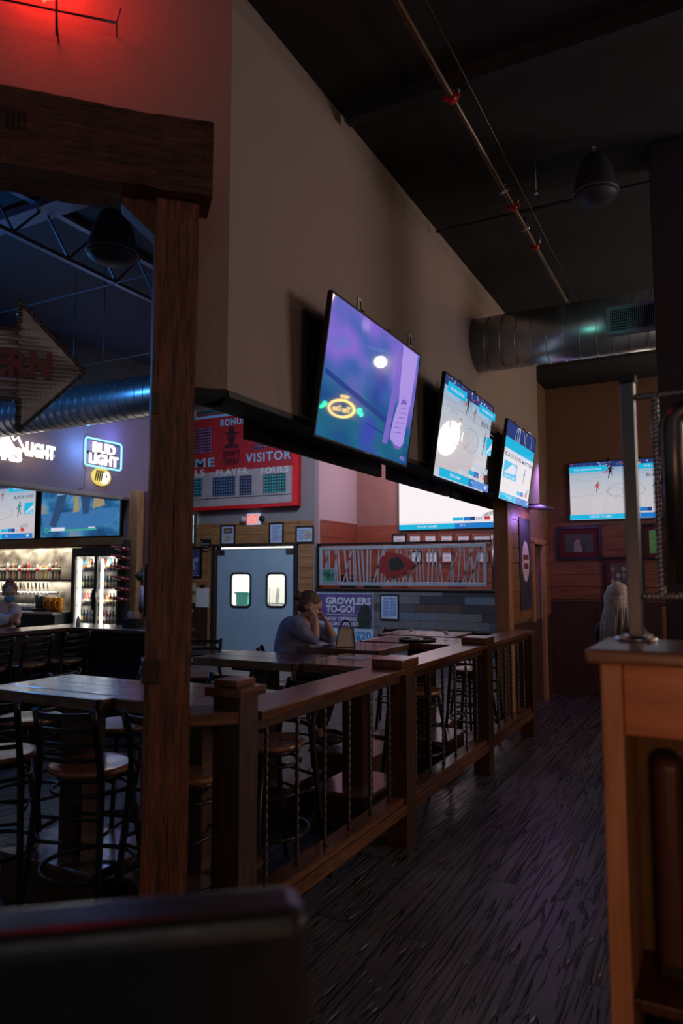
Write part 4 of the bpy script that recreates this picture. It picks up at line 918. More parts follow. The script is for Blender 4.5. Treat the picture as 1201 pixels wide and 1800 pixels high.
def digit(px0, py0, px1, py1, col, name, rows=7, cols_=9):
    x0, z1 = sx(px0, py0); x1, z0 = sx(px1, py1); z1 = sx((px0 + px1) / 2, py0)[1]; z0 = sx((px0 + px1) / 2, py1)[1]
    if name not in MATS:
        mt, nt, bb = newmat(name); v = coords(nt, rot=(PI / 2, 0, 0)); lc = tuple(min(1, c * 3 + .05) for c in col)
        br = N(nt, 'ShaderNodeTexBrick', Scale=1, offset=0, **{'Mortar Size': .012, 'Brick Width': .062, 'Row Height': .062, 'Color1': (*lc, 1), 'Color2': (*lc, 1), 'Mortar': (*[c * .3 for c in col], 1)})
        nt.links.new(v, br.inputs['Vector']); nt.links.new(br.outputs['Color'], bb.inputs['Base Color']); bb.inputs['Roughness'].default_value = .4; MATS[name] = mt
    MB().box(x0, x1, -.018, -.009, z0, z1).build('digit_panel', MATS[name], SB)
digit(375, 838, 414, 872, (.03, .06, .12), 'lamp_navy'); digit(422, 836, 443, 870, (.04, .05, .10), 'lamp_slate', 8, 6); digit(464, 833, 503, 866, (.01, .12, .12), 'lamp_teal')
digit(318, 842, 355, 874, (.01, .12, .17), 'lamp_cyan'); digit(330, 754, 372, 797, (.10, .03, .08), 'lamp_maroon', 8, 8); digit(352, 704, 396, 728, (.02, .05, .05), 'lamp_green', 5, 10); digit(446, 780, 468, 790, (.10, .03, .08), 'lamp_maroon', 3, 6)
x0, z1_ = sx(342, 710); x1, z0_ = sx(425, 727); m = MB(); m.box(x0, -x0, -.03, -.009, z0_ - .02, z0_ + .03); m.box(x0, x0 + .05, -.03, -.009, z0_, z1_ + .2); m.box(-x0 - .05, -x0, -.03, -.009, z0_, z1_ + .2); m.build('clock_outline', bl_, SB)

# ------------------------------------------------------------------ arrowhead screen above the half wall
fx0, fz0 = aY(562, 1028, KY + .03).x, aY(715, 1030, KY + .03).z; fx1 = aY(857, 1028, KY + .03).x; fz1 = aY(715, 958, KY + .03).z
SC = thing('metal_screen', 'long steel screen of slanted blades with a red arrowhead above the half wall', 'screen', (fx0, KY + .05, fz0)); fw, fh = fx1 - fx0, fz1 - fz0
stl = plain('blue_grey_steel', (.42, .47, .55), .4, .35, .15)
m = MB(); fr(m, 0, fw, 0, fh, 0, .065, .04); m.build('frame', stl, SC, .004)
rn_ = random.Random(3)
for k in range(44):
    x = .1 + (fw - .2) * (k + rn_.uniform(-.2, .2)) / 44; d = rn_.choice([-.02, .01, .03, -.05, .06, .2, -.03]) * (1 if k % 7 else 1.3); x2 = min(max(x + d, .07), fw - .07); w_ = rn_.uniform(.014, .035)
    MB().bar((x, -.02, .06), (x2, -.02, fh - .06), w_, .012, up=(0, 1, 0)).build('blade', stl, SC)
def arrowhead(sc):
    pts = [(1.0, 0), (.6, .33), (.2, .52), (-.25, .58), (-.62, .66), (-.66, .45), (-.90, .36), (-1.0, .08), (-.86, -.05), (-1.0, -.3), (-.7, -.45), (-.62, -.68), (-.2, -.62), (.2, -.55), (.62, -.32)]
    return [(a * sc, b_ * sc) for a, b_ in pts]
ax = aY(700, 992, KY + .03); acx, acz = ax.x - fx0, ax.z - fz0
MB().prism([(acx + a, acz + b_) for a, b_ in arrowhead(.36)], -.07, -.045).build('arrowhead_emblem', plain('arrowhead_red', (.24, .015, .015), .5), SC)
MB().prism([(acx + a * 1.0 + .0, acz + b_) for a, b_ in [(.12, .03), (.02, .14), (-.12, .10), (-.18, .02), (-.12, -.12), (.05, -.10), (.14, -.06)]], -.074, -.0705).build('emblem_centre', rubber, SC)
m = MB(); m.box(.08, .34, -.045, -.04, .05, .30); m.build('window_tile', plain('green_blue_photo', (.06, .22, .16), .4, 0, .9, 7), SC)
m = MB(); fr(m, .06, .36, .04, .32, -.041, .02, .01); m.build('tile_frame', stl, SC)
struct('trim_18', MB().box(PX0 + .02, fx1 + .18, KY + .0, KY + .09, fz1 + .02, fz1 + .06).box(PX0, PX0 + .05, KY, KY + .09, 1.305, fz1 + .06), black_metal)
tag(MB().cyl((fx1 + .12, KY + .03, 1.306), (fx1 + .12, KY + .03, fz1 + .14), .035, 14).build('screen_post', dull_steel), 'upright steel tube at the right end of the arrowhead screen', 'post')
# poster and small sheet on the barn wood
q0 = aY(548, 1124, KY - .03); q1 = aY(657, 1043, KY - .03); w_, h_ = q1.x - q0.x, q1.z - q0.z
po = thing('growler_banner', 'purple and blue growlers to-go banner behind the seated woman', 'banner', ((q0.x + q1.x) / 2, KY - .03, q0.z))
pp = plain('banner_purple', (.12, .08, .26), .5, 0, .3, 5); pb = plain('banner_pale', (.48, .62, .82), .5); pw = plain('banner_white', (.72, .74, .82), .5); pg = plain('banner_green', (.03, .04, .03), .4, 0, .5); pbl = plain('banner_blue', (.06, .25, .55), .5)
MB().box(-w_ / 2, w_ / 2, -.006, 0, 0, h_).build('vinyl_sheet', pb, po); MB().box(-w_ / 2 + .015, w_ / 2 - .015, -.008, -.006, h_ * .27, h_ - .015).build('upper_field', pp, po)
m = MB(); m.prism([(w_ * .24, h_ * .28), (w_ * .26, h_ * .55), (w_ * .31, h_ * .72), (w_ * .38, h_ * .78), (w_ * .45, h_ * .70), (w_ * .47, h_ * .5), (w_ * .44, h_ * .28)], -.011, -.008); m.build('jug_picture', pg, po)
def pl(t, x0, x1, zc, h, mat, bold=.02): lettering('lettering', t, h * h_, mat, po, ((x0 + x1) / 2 * w_, -.009, zc * h_), (x1 - x0) * w_, .003, bold)
pl('GROWLERS', -.26, .46, .84, .14, pw, .03); pl('TO-GO!', -.26, .20, .67, .14, pw, .03); pl('NOW OFFERING', -.26, .24, .46, .075, pw); pl('REFILL GROWLERS', -.44, .27, .36, .075, pw); pl('UP &', -.46, -.32, .8, .12, pw)
pl('$15', -.06, .17, .13, .17, pbl, .03); pl('$20', .22, .46, .13, .17, pbl, .03); pl('$10', -.36, -.13, .13, .17, pbl, .03)
MB().box(-w_ * .095, -w_ * .085, -.008, -.006, .02, h_ * .25).box(w_ * .19, w_ * .2, -.008, -.006, .02, h_ * .25).box(-w_ * .26, w_ * .24, -.0095, -.008, h_ * .545, h_ * .555).build('divider', pw, po)
kf2 = [('rect', .12, .86, .88, .9, ink)] + [('rect', .08 + .46 * (k % 2), .68 - .14 * (k // 2), .46 + .46 * (k % 2), .79 - .14 * (k // 2), plain('notice_blue', (.2, .3, .6), .5)) for k in range(10)]
kf('pale blue notice sheet with small boxes on the barn wood half wall', 669, 1045, 701, 1089, bf, pal, kf2, .02)
# framed papers on the far wall of the side room
k_ = 0
for r_, (pt, pb_, xs_) in enumerate([(938, 957, [(690, 715), (719, 741), (746, 768), (774, 797), (803, 827), (831, 864)]), (968, 990, [(722, 742), (748, 770), (776, 798), (838, 860)])]):
    for i, (a, b_) in enumerate(xs_):
        q0 = aY(a, pb_, 13.77); q1 = aY(b_, pt, 13.77)
        nm = ['first', 'second', 'third', 'fourth', 'fifth', 'sixth'][i]; frame('%s framed paper from the left in the %s row behind the arrowhead screen' % (nm, ['upper', 'lower'][r_]), q0.x, q1.x, q0.z, q1.z, 13.775, bf if i == 0 else redwood, white_paper, [('rect', .15, .75, .8, .85, pm('pale_lilac', (.5, .45, .6))), ('rect', .15, .3, .7, .5, pm('pale_lilac', (.5, .45, .6)))], .03, .005, 'framed_paper', 'picture', 'framed papers on the side room wall', glow('backlit_paper', (.62, .5, .62), .35, False) if False else white_paper)
lamp('picture_light', 'AREA', (-4.7, 12.6, 5.0), 40, (.95, .8, .95), 2.5, (-4.7, 13.8, 2.0), .2)
# things on the sill of the side room
for i, (px, hh) in enumerate([(712, .2), (622, .26), (664, .22), (812, .24)]):
    q = aY(px, 1035, KY + 1.1); t = thing('side_room_chair', ['red chair back behind the screen left of the arrowhead', 'leftmost dark chair seen behind the steel screen', 'dark chair seen behind the screen by the arrowhead tail', 'red chair seen behind the screen near its right end'][i], 'chair', (q.x, KY + 1.1, 0))
    mt = plain('side_chair_red', (.4, .05, .05), .4) if i in (0, 3) else rubber
    MB().box(-.22, .22, -.2, .22, .72, .78).build('seat', mt, t, .02); m = MB()
    m.tube([(-.2, -.22, .7), (-.2, -.25, 1.2), (-.12, -.26, 1.28 + hh), (.12, -.26, 1.28 + hh), (.2, -.25, 1.2), (.2, -.22, .7)], .02, 8); m.box(-.16, .16, -.27, -.25, 1.2, 1.26 + hh * .8); m.build('backrest', mt, t)
    for sx_ in (-1, 1):
        for sy_ in (-1, 1): MB().cyl((sx_ * .2, sy_ * .18, 0), (sx_ * .18, sy_ * .16, .72), .015, 8).build('leg', rubber, t)

# ================================================================== bar
bar_wood = wood('bar_top', (.05, .028, .02), (.14, .075, .05), 'x', .25, 4, 8, .05, .6); bar_front = plain('bar_front_black', (.022, .016, .020), .5)
BC = thing('bar_counter', 'dark bar counter turning the corner behind the row of bar stools', 'bar counter')
MB().prism([(-6.62, 2.0), (-6.16, 2.0), (-6.16, 5.50), (-4.9, 5.50), (-4.9, 6.0), (-6.62, 6.0)], .96, 1.0, plane='xy').build('countertop', bar_wood, BC, .008)
MB().prism([(-6.57, 2.05), (-6.30, 2.05), (-6.30, 5.62), (-5.0, 5.62), (-5.0, 5.95), (-6.57, 5.95)], .08, .959, plane='xy').build('bar_front', bar_front, BC)
MB().prism([(-6.55, 2.1), (-6.34, 2.1), (-6.34, 5.66), (-5.04, 5.66), (-5.04, 5.93), (-6.55, 5.93)], 0, .079, plane='xy').build('toe_kick', rubber, BC)
BB = thing('back_bar', 'low back counter under the beer taps behind the bartender', 'counter')
MB().box(-14.4, -10.27, 8.75, 9.34, .86, .9).build('worktop', dull_steel, BB, .004); MB().box(-14.4, -10.27, 8.8, 9.34, 0, .859).build('cabinet', rubber, BB)
SH = tag(MB().box(-14.4, -10.27, 9.12, 9.34, 1.44, 1.475).build('bottle_shelf', plain('shelf_dark', (.06, .045, .04), .5), None, .003), 'dark shelf above the taps carrying the row of tap handles', 'shelf')
# tap handles standing on the shelf
hc = [(.5, .48, .45), (.03, .03, .03), (.35, .2, .12), (.6, .03, .03), (.08, .06, .05), (.55, .4, .12), (.12, .05, .04)]
hn = ['white', 'black', 'tan', 'red', 'dark', 'gold', 'maroon']
cnt = {}
order = [1, 4, 0, 2, 4, 1, 0, 6, 2, 4, 0, 6, 1, 3, 1, 4, 0, 5, 2, 5, 0, 4, 2, 6]
for i, c in enumerate(order):
    x = -12.60 + i * .083; hgt = random.uniform(.24, .31)
    t = thing('tap_handle', '%s tap handle standing on the shelf above the taps, number %d from the left edge' % (hn[c], i + 1) if False else '%s tap handle on the shelf, %s' % (hn[c], ('just inside the left edge' if i == 0 else 'next to the fridge' if i == 23 else 'right of the %s one' % hn[order[i - 1]])), 'tap handle', (x, 9.23, 1.4755), 0, 'tap handles lined up on the shelf')
    MB().lathe([(.018, 0), (.022, .01), (.014, .05), (.026, .12), (.03, hgt * .8), (.018, hgt)], seg=10).build('handle', plain('handle_' + hn[c], hc[c], .4), t); MB().lathe([(.0305, .15), (.0305, .2)], seg=10).build('badge', white_plastic if c != 0 else red_paint, children(t)[0])
TR = thing('tap_rail', 'steel beer tap rail with a row of black-handled faucets', 'beer taps', (-12.5, 9.2, 1.28))
MB().tube([(-.6, .06, -.06), (1.75, .06, -.06)], .03, 12).build('rail_tube', chrome, TR)
for i in range(21):
    m = MB(); x = -.5 + i * .105; m.tube([(x, .06, -.06), (x, -.05, -.06), (x, -.07, -.12)], .013, 8); m.tube([(x, -.03, -.05), (x, -.035, .02)], .008, 6); fc_ = m.build('faucet', chrome, TR)
    MB().tube([(x, -.035, .02), (x, -.045, .13)], [.012, .018], 8).build('faucet_handle', rubber if i % 2 else white_plastic, fc_)
def bottle(name, label, loc, col, h, group, r=.035):
    key = ('b', col)
    if key in PROTO: return copy_tree(PROTO[key], loc, 0, label, group)
    t = thing(name, label, 'bottle', loc, 0, group); MB().lathe([(r, 0), (r, h * .6), (r * .4, h * .78), (r * .35, h)], seg=10).build('glass', plain('bottle_' + col, COLS[col], .15), t)
    MB().lathe([(r * 1.02, h * .2), (r * 1.02, h * .5)], seg=10).build('bottle_label', plain('label_' + col, [(.7, .7, .7), (.6, .2, .1), (.7, .6, .3)][len(col) % 3], .5), t); PROTO[key] = t; return t
COLS = {'amber': (.20, .07, .015), 'green': (.04, .14, .05), 'clear': (.6, .6, .6), 'blue': (.05, .35, .6), 'brown': (.10, .04, .02), 'red': (.4, .04, .03)}
# fridge
FX0, FX1, FZ = -10.235, -9.0, 2.03; FY = 9.1
FR = thing('bottle_fridge', 'tall two-door glass fridge lit inside, right of the beer taps', 'fridge', (FX0, FY, 0)); fwid = FX1 - FX0; FDp = .23
m = MB(); m.box(0, .10, 0, FDp, 0, FZ); m.box(fwid - .06, fwid, 0, FDp, 0, FZ); m.box(.1, fwid - .06, 0, FDp, FZ - .13, FZ); m.box(.1, fwid - .06, 0, FDp, 0, .25); m.box(.1, fwid - .06, FDp - .04, FDp, .25, FZ - .13); m.build('cabinet', plain('fridge_black', (.012, .02, .02), .35), FR)
inner = plain('fridge_liner', (.85, .83, .76), .5, 0, .02); MB().box(.1, fwid - .06, FDp - .06, FDp - .041, .25, FZ - .13).box(.1005, .106, .0, FDp - .06, .25, FZ - .13).box(fwid - .066, fwid - .0605, .0, FDp - .06, .25, FZ - .13).build('lit_liner', inner, FR)
m = MB()
SHZ = [.42, .72, 1.02, 1.32, 1.62]
for z in SHZ: m.box(.11, fwid - .07, .04, FDp - .065, z - .012, z)
m.build('shelf', dull_steel, FR)
dxm = .1 + (fwid - .16) / 2
for i, (a, b_) in enumerate([(.1, dxm), (dxm, fwid - .06)]):
    d = MB(); fr(d, a, b_, .2, FZ - .12, -.001, .035, .04); d = d.build('door', plain('fridge_black', (.012, .02, .02), .35), FR); MB().box(a + .03, b_ - .03, -.025, -.02, .23, FZ - .15).build('door_glass', glass('fridge_glass'), d)
    MB().box(dxm - .05 if i == 0 else dxm + .03, dxm - .03 if i == 0 else dxm + .05, -.07, -.045, .95, 1.3).build('handle', black_metal, d)
MB().box(.16, .2, .02, .05, .3, FZ - .2).box(dxm + .06, dxm + .1, .02, .05, .3, FZ - .2).build('light_tube', glow('fridge_tube', (1, .95, .85), 4, False), FR)
for zz in (.6, 1.2, 1.8):
    for xx in (.35, .85): lamp('fridge_light', 'POINT', (FX0 + xx, FY + .05, zz), 2.2, (1, .93, .8), .05)
rr = random.Random(11); cn = list(COLS)
lev = ['bottom', 'second', 'middle', 'fourth', 'top']
for si, z in enumerate(SHZ):
    for k in range(13):
        x = FX0 + .16 + (fwid - .30) * k / 12
        if abs(x - FX0 - dxm) < .05: continue
        c = rr.choice(cn); side = 'left' if x < FX0 + dxm else 'right'
        bottle('beer_bottle', '%s bottle on the %s shelf behind the %s fridge door' % (c, lev[si], side), (x, FY + .1, z + .001), c, .22, 'bottles in the lit fridge, %s ones, %s shelf, %s door' % (c, lev[si], side))
# amber pitchers, glasses and a coffee machine on the back counter
for i, px in enumerate([85, 95, 105]):
    q = aY(px, 1080, 8.95); t = thing('beer_pitcher', ['left amber pitcher beside the fridge', 'middle amber pitcher beside the fridge', 'amber pitcher touching the fridge'][i], 'pitcher', (q.x, 8.95, .901), -PI / 2, 'amber pitchers beside the fridge')
    MB().lathe([(.05, 0), (.062, .2), (.068, .26)], seg=14).build('pitcher_body', plain('amber_glass', (.75, .28, .02), .2), t); MB().tube([(.06, 0, .22), (.11, 0, .19), (.1, 0, .08), (.055, 0, .05)], .008, 6).build('handle', plain('amber_glass', (.75, .28, .02), .2), t)
for i in range(9):
    px = 22 + i * 5.2; q = aY(px, 1085, 8.95); t = tag(MB().lathe([(.028, 0), (.035, .02), (.038, .13), (.034, .13), (.03, .02)], seg=12).build('pint_glass', plain('frosted_glass', (.55, .58, .58), .15)), 'pint glass upturned on the back counter below the taps', 'glass', 'pint glasses below the taps'); t.location = (q.x, 8.95, .901)
cm = thing('blender_jar', 'dark drink mixer standing left of the amber pitchers', 'mixer', (aY(70, 1085, 8.9).x, 8.9, .9005)); MB().box(-.12, .12, -.08, .08, 0, .06).build('base', rubber, cm, .01); MB().lathe([(.05, .06), (.07, .3), (.06, .31)], (-.05, 0, 0), 14).build('jar', dull_steel, cm); MB().lathe([(.04, .06), (.05, .27), (.04, .28)], (.07, 0, 0), 14).build('jar', plain('jar_brown', (.08, .04, .03), .3), cm)
cd_ = thing('straw_caddy', 'black straw and napkin caddy on the bar corner right of the fridge', 'caddy', (-5.62, 5.85, 1.001)); MB().box(-.1, .1, -.06, .06, 0, .09).build('caddy_box', rubber, cd_, .004); m = MB()
for k in range(10): m.tube([(-.07 + .015 * k, 0, .05), (-.075 + .017 * k, 0, .16)], .003, 5)
m.build('straws', white_plastic, cd_)
q = aZ(108, 1104, 1.001); rc = thing('red_cup', 'small red-topped bottle on the bar counter', 'bottle', (-6.3, 5.72, 1.001)); MB().lathe([(.025, 0), (.025, .06), (.012, .08)], seg=10).build('bottle_body', white_plastic, rc); MB().lathe([(.013, .08), (.01, .1)], seg=10).build('cap', red_paint, rc)
# wine rack on the pine post, cap and lilac towel
tag(MB().box(-8.985, -8.93, 9.08, 9.198, .0, 2.15).build('bottle_rack', rubber, None, .002), 'narrow black upright rack holding red-capped bottles between fridge and pine post', 'rack')
for i, zz in enumerate([2.0, 1.85, 1.68, 1.5, 1.32, 1.15]):
    t = thing('wine_bottle', 'red-capped bottle held on the pine post by the fridge, %s' % ['topmost', 'second from top', 'third from top', 'third from bottom', 'second from bottom', 'lowest'][i], 'bottle', (-8.93, 8.98, zz), 0, 'bottles held on the pine post'); t.rotation_euler = (R(78), 0, R(-45))
    MB().lathe([(.035, -.14), (.038, 0), (.036, .06), (.014, .11), (.013, .17)], (0, 0, 0), 12).build('bottle_glass', plain('bottle_dark_red', (.15, .02, .02), .15), t); MB().lathe([(.0145, .13), (.0145, .175)], seg=10).build('foil', red_paint, t)
tw = thing('hanging_towel', 'lilac towel hanging under a black hat beside the timber post', 'towel', (aY(247, 1050, 9.3).x, 9.3, 0), -PI / 2); zt_ = aY(248, 1030, 9.3).z; zb_ = aY(248, 1068, 9.3).z
m = MB(); n = 12
for i in range(n):
    a0, a1 = i / n, (i + 1) / n
    f = lambda a: (.05 * math.sin(a * 18) * .5, -.11 + .22 * a)
    (xa, ya), (xb, yb) = f(a0), f(a1); m._add([Vector((xa * .4, ya * .4, zt_)), Vector((xb * .4, yb * .4, zt_)), Vector((xb, yb, zb_ + .06 * abs(a1 - .5))), Vector((xa, ya, zb_ + .06 * abs(a0 - .5)))], [(0, 1, 2, 3)], 0, True)
o = m.build('towel_cloth', plain('lilac_cloth', (.45, .36, .6), .8), tw); so = o.modifiers.new('s', 'SOLIDIFY'); so.thickness = .012
ht_ = tag(MB().lathe([(.13, 0), (.13, .012), (.07, .015), (.065, .1), (.02, .12)], seg=20, M=Matrix.Rotation(PI / 2, 4, 'Y')).build('black_hat', rubber), 'black cap hanging above the lilac towel', 'hat'); ht_.location = (aY(248, 1010, 9.32).x, 9.32, aY(248, 1012, 9.32).z); ht_.rotation_euler = (0, 0, -PI / 2)

# ------------------------------------------------------------------ neon signs on the soffit wall (facing +x)
NX = -9.2
def nz(px, py): q = aX(px, py, NX + .05); return q.y, q.z
a = nz(150, 768); b_ = nz(212, 828); bt = nz(150, 818); ny0, ny1 = a[0], b_[0]; nz1 = nz(150, 768)[1]; nz0 = nz(150, 817)[1]
BL = thing('blue_neon_sign', 'blue framed neon beer sign over the bar televisions', 'neon sign', (NX + .06, (ny0 + ny1) / 2, (nz0 + nz1) / 2), PI / 2); nw, nh = (ny1 - ny0) / 2, (nz1 - nz0) / 2
blue_n = glow('blue_neon', (.20, .66, 1), 2.2, False); white_n = glow('white_neon', (1, .88, .95), 1.8, False)
def rrect(w_, h_, r_, y): 
    pts = []
    for sx_, sz_, a0 in ((1, 1, 0), (-1, 1, PI / 2), (-1, -1, PI), (1, -1, 1.5 * PI)):
        for k in range(5): t = a0 + PI / 2 * k / 4; pts.append((sx_ * (w_ - r_) + r_ * math.cos(t), y, sz_ * (h_ - r_) + r_ * math.sin(t)))
    return pts
MB().tube(rrect(nw, nh, .05, 0), .014, 8, closed=True).build('neon_frame', blue_n, BL)
lettering('neon_lettering', 'BUD', nh * .72, white_n, BL, (0, 0, nh * .42), nw * 1.25, .02, .04); lettering('neon_lettering', 'LIGHT', nh * .72, white_n, BL, (0, 0, -nh * .42), nw * 1.6, .02, .04)
MB().box(-nw * .8, nw * .8, .03, .045, -nh * .1, nh * .1).tube([(-nw * .7, .03, 0), (-nw * .7, .058, 0)], .006, 6).tube([(-nw + .03, .02, -nh), (-nw + .03, .03, -nh - .38), (-nw - .08, .04, -nh - .42)], .004, 6).build('sign_backing', black_metal, BL)
lamp('blue_neon_glow', 'POINT', (NX + .28, ny0 - .1, (nz0 + nz1) / 2), 14, (.14, .42, 1), .06)
lamp('blue_neon_glow', 'POINT', (NX + .3, (ny0 + ny1) / 2 + .2, nz1 + .1), 9, (.2, .25, 1), .06)
t0 = nz(180, 838); TI = thing('oval_emblem_light', 'lit oval black and gold animal emblem under the blue neon sign', 'sign', (NX + .03, t0[0], t0[1]), PI / 2)
er = nw * .52; m = MB(); m.lathe([(er * .98, -.03), (er, -.02), (er, .0), (er * .98, .01)], seg=32, M=Matrix.Rotation(PI / 2, 4, 'X') @ Matrix.Diagonal((1, .74, 1, 1))); m.build('emblem_disc', glow('gold_face', (.72, .55, .12), 1.0, False), TI)
m = MB(); m.prism([(-er * .1, -er * .5), (er * .15, er * .3), (er * .6, er * .45), (er * .85, er * .1), (er * .7, -er * .3), (er * .35, -er * .55)], -.017, -.0105); m.build('emblem_head', glow('emblem_white', (1, .95, .8), 2.2, False), TI)
m = MB()
for k in range(4): m.prism([(-er * (.8 - .22 * k), -er * .35), (-er * (.7 - .22 * k), -er * .4), (-er * (.45 - .2 * k), er * .5), (-er * (.62 - .2 * k), er * .45)], -.019, -.0175)
m.prism([(er * .3, er * .05), (er * .45, er * .2), (er * .55, er * .05), (er * .4, -.02)], -.022, -.0175); m.prism([(er * .5, -er * .3), (er * .75, -er * .2), (er * .7, -er * .35)], -.022, -.0175); m.build('emblem_stripes', rubber, TI)
lamp('emblem_glow', 'POINT', (NX + .2, t0[0] - .2, t0[1]), 1.0, (1, .8, .4), .08)
a = nz(20, 755); CL = thing('white_neon_sign', 'white glowing beer sign with mountain peaks at the left edge', 'neon sign', (NX + .07, nz(45, 790)[0], nz(45, 790)[1]), PI / 2)
def cz(px, py): y_, z_ = nz(px, py); return y_ - CL.location.y, z_ - CL.location.z
ww = glow('warm_white_neon', (1, .95, .82), 1.5, False)
pts = [cz(-30, 800), cz(-10, 765), cz(2, 770), cz(12, 752), cz(24, 775), cz(30, 768), cz(44, 798)]
MB().tube([(p[0], 0, p[1]) for p in pts], .018, 8).build('mountain_outline', ww, CL)
m = MB(); m.prism([(p[0], p[1]) for p in [cz(-20, 800), cz(-8, 778), cz(12, 762), cz(22, 782), cz(38, 800)]], .0, .01); m.build('mountain_fill', ww, CL)
L0, L1 = cz(44, 790), cz(97, 800)
lettering('neon_lettering', 'LIGHT', .2, ww, CL, ((L0[0] + L1[0]) / 2 - .02, 0, cz(70, 793)[1]), L1[0] - L0[0] - .02, .02, .05); lettering('neon_lettering', 'COORS', .2, ww, CL, (L0[0] - .62, 0, cz(12, 793)[1] - .03), 1.1, .02, .05)
MB().box(-1.0, L1[0], .02, .045, -.05, .0).build('sign_backing', white_plastic, CL)
lamp('white_neon_glow', 'POINT', (NX + .25, CL.location.y, CL.location.z), 3, (1, .93, .75), .15)

# ================================================================== host stand at right
CYf = 1.82; HX0 = -.262; HZ = 1.385
HS = thing('host_stand', 'tall wooden host stand at the right edge with an open recess', 'host stand', (HX0, CYf, 0))
MB().box(0, .048, 0, .30, 0, HZ - .035).build('side_panel', console_v, HS, .003)
MB().box(-.03, .9, -.03, .33, HZ - .034, HZ).build('top_board', wood('console_top', (.11, .05, .03), (.24, .12, .07), 'x', .35, 4, 9, .05, .4), HS, .01, 3)
MB().box(.0485, .88, .012, .03, 1.185, HZ - .035).build('front_panel', console_wood, HS, .003)
MB().box(.0485, .88, .27, .29, 0, 1.3).build('back_panel', plain('olive_board', (.10, .065, .022), .7, 0, .2, 12), HS)
MB().box(.0485, .88, .02, .27, .57, .595).build('lower_shelf', newel_wood, HS, .003)
MB().box(.86, .9, 0, .30, 0, HZ - .035).build('side_panel', console_v, HS, .003)
mr = plain('oxblood_leather', (.06, .018, .016), .5)
mh = thing('menu_holder', 'dark oxblood menu folder standing in the host stand recess', 'folder', (HX0 + .095, CYf + .12, .596)); MB().box(0, .070, 0, .1, 0, .52).build('cover', mr, mh, .03, 4); MB().box(.006, .069, -.004, 0, .02, .04).build('spine_band', bf, mh)
pm_ = thing('paper_menus', 'tilted stack of white paper menus in the host stand recess', 'menus', (HX0 + .197, CYf + .05, .599)); pm_.rotation_euler = (0, R(-3), 0)
m = MB()
for k in range(7): m.box(.0 + .006 * k, .004 + .006 * k, .0, .14, 0, .50 - .01 * k)
m.build('paper_sheets', white_paper, pm_)
bx = thing('storage_box', 'dark storage box with a maroon label at the foot of the host stand', 'box', (HX0 + .085, CYf + .03, 0)); MB().box(0, .5, 0, .2, 0, .54).build('box_body', rubber, bx, .006); MB().box(.06, .3, -.003, 0, .44, .50).build('box_label', plain('dusty_maroon', (.12, .04, .06), .6), bx)

# rail with steel pipe and rebar on top of the host stand
HR = thing('pipe_screen', 'steel pipe screen with twisted rebar bolted on top of the host stand', 'screen')
q = aD(1119, 1112, 1.92); bxp, byp = q.x, q.y
k = (byp) / 1.0
def cp(px, py): return aY(px, py, byp)
tp = cp(1101, 662)
zt2 = tp.z; ppx = cp(1118, 1000).x
MB().box(bxp - .018, bxp + .018, byp - .018, byp + .018, HZ + .008, zt2 - .02).build('square_post', plain('dark_steel', (.15, .15, .16), .28, 1, .1), HR, .004)
MB().box(bxp - .022, bxp + .022, byp - .022, byp + .022, zt2 - .02, zt2).build('post_cap', rubber, HR, .003)
MB().lathe([(.055, 0), (.055, .007), (.03, .008), (.03, .012)], (bxp, byp, HZ + .0005), 24).build('flange', chrome, HR)
for t in (45, 135, 225, 315): MB().lathe([(.006, 0), (.006, .006)], (bxp + .044 * math.cos(R(t)), byp + .044 * math.sin(R(t)), HZ + .008), 8).build('bolt', chrome, HR)
zt3, zb3 = cp(1160, 694).z, cp(1160, 1048).z
m = MB(); twisted(m, (bxp + .018, byp, zt3), (bxp + .6, byp, zt3), .009, 0, 45); m.build('rebar', plain('bright_rebar', (.32, .32, .35), .3, .9, .2, 30), HR); m = MB(); twisted(m, (bxp + .018, byp, zb3), (bxp + .6, byp, zb3), .009, 0, 45); m.build('rebar', plain('bright_rebar', (.32, .32, .35), .3, .9, .2, 30), HR)
xr = cp(1157, 860).x; m = MB(); twisted(m, (xr, byp, zb3), (xr, byp, zt3), .0115, 0, 40); m.build('rebar', plain('bright_rebar', (.32, .32, .35), .3, .9, .2, 30), HR)
x1_ = cp(1188, 860).x; r_ = .034
m = MB(); zc_ = cp(1188, 712).z
m.tube([(x1_, byp, zb3 + .03)] + [(x1_, byp, zc_ - .06)] + [(x1_ + .05 - .05 * math.cos(t), byp, zc_ - .06 + .05 * math.sin(t)) for t in [PI / 2 * k / 6 for k in range(1, 7)]] + [(x1_ + .5, byp, zc_ - .01)], r_ * .82, 20); m.build('bent_pipe', gunmetal, HR)
MB().box(bxp + .57, bxp + .6, byp - .018, byp + .018, HZ + .0, zt3 + .05).build('square_post', dull_steel, HR, .004)

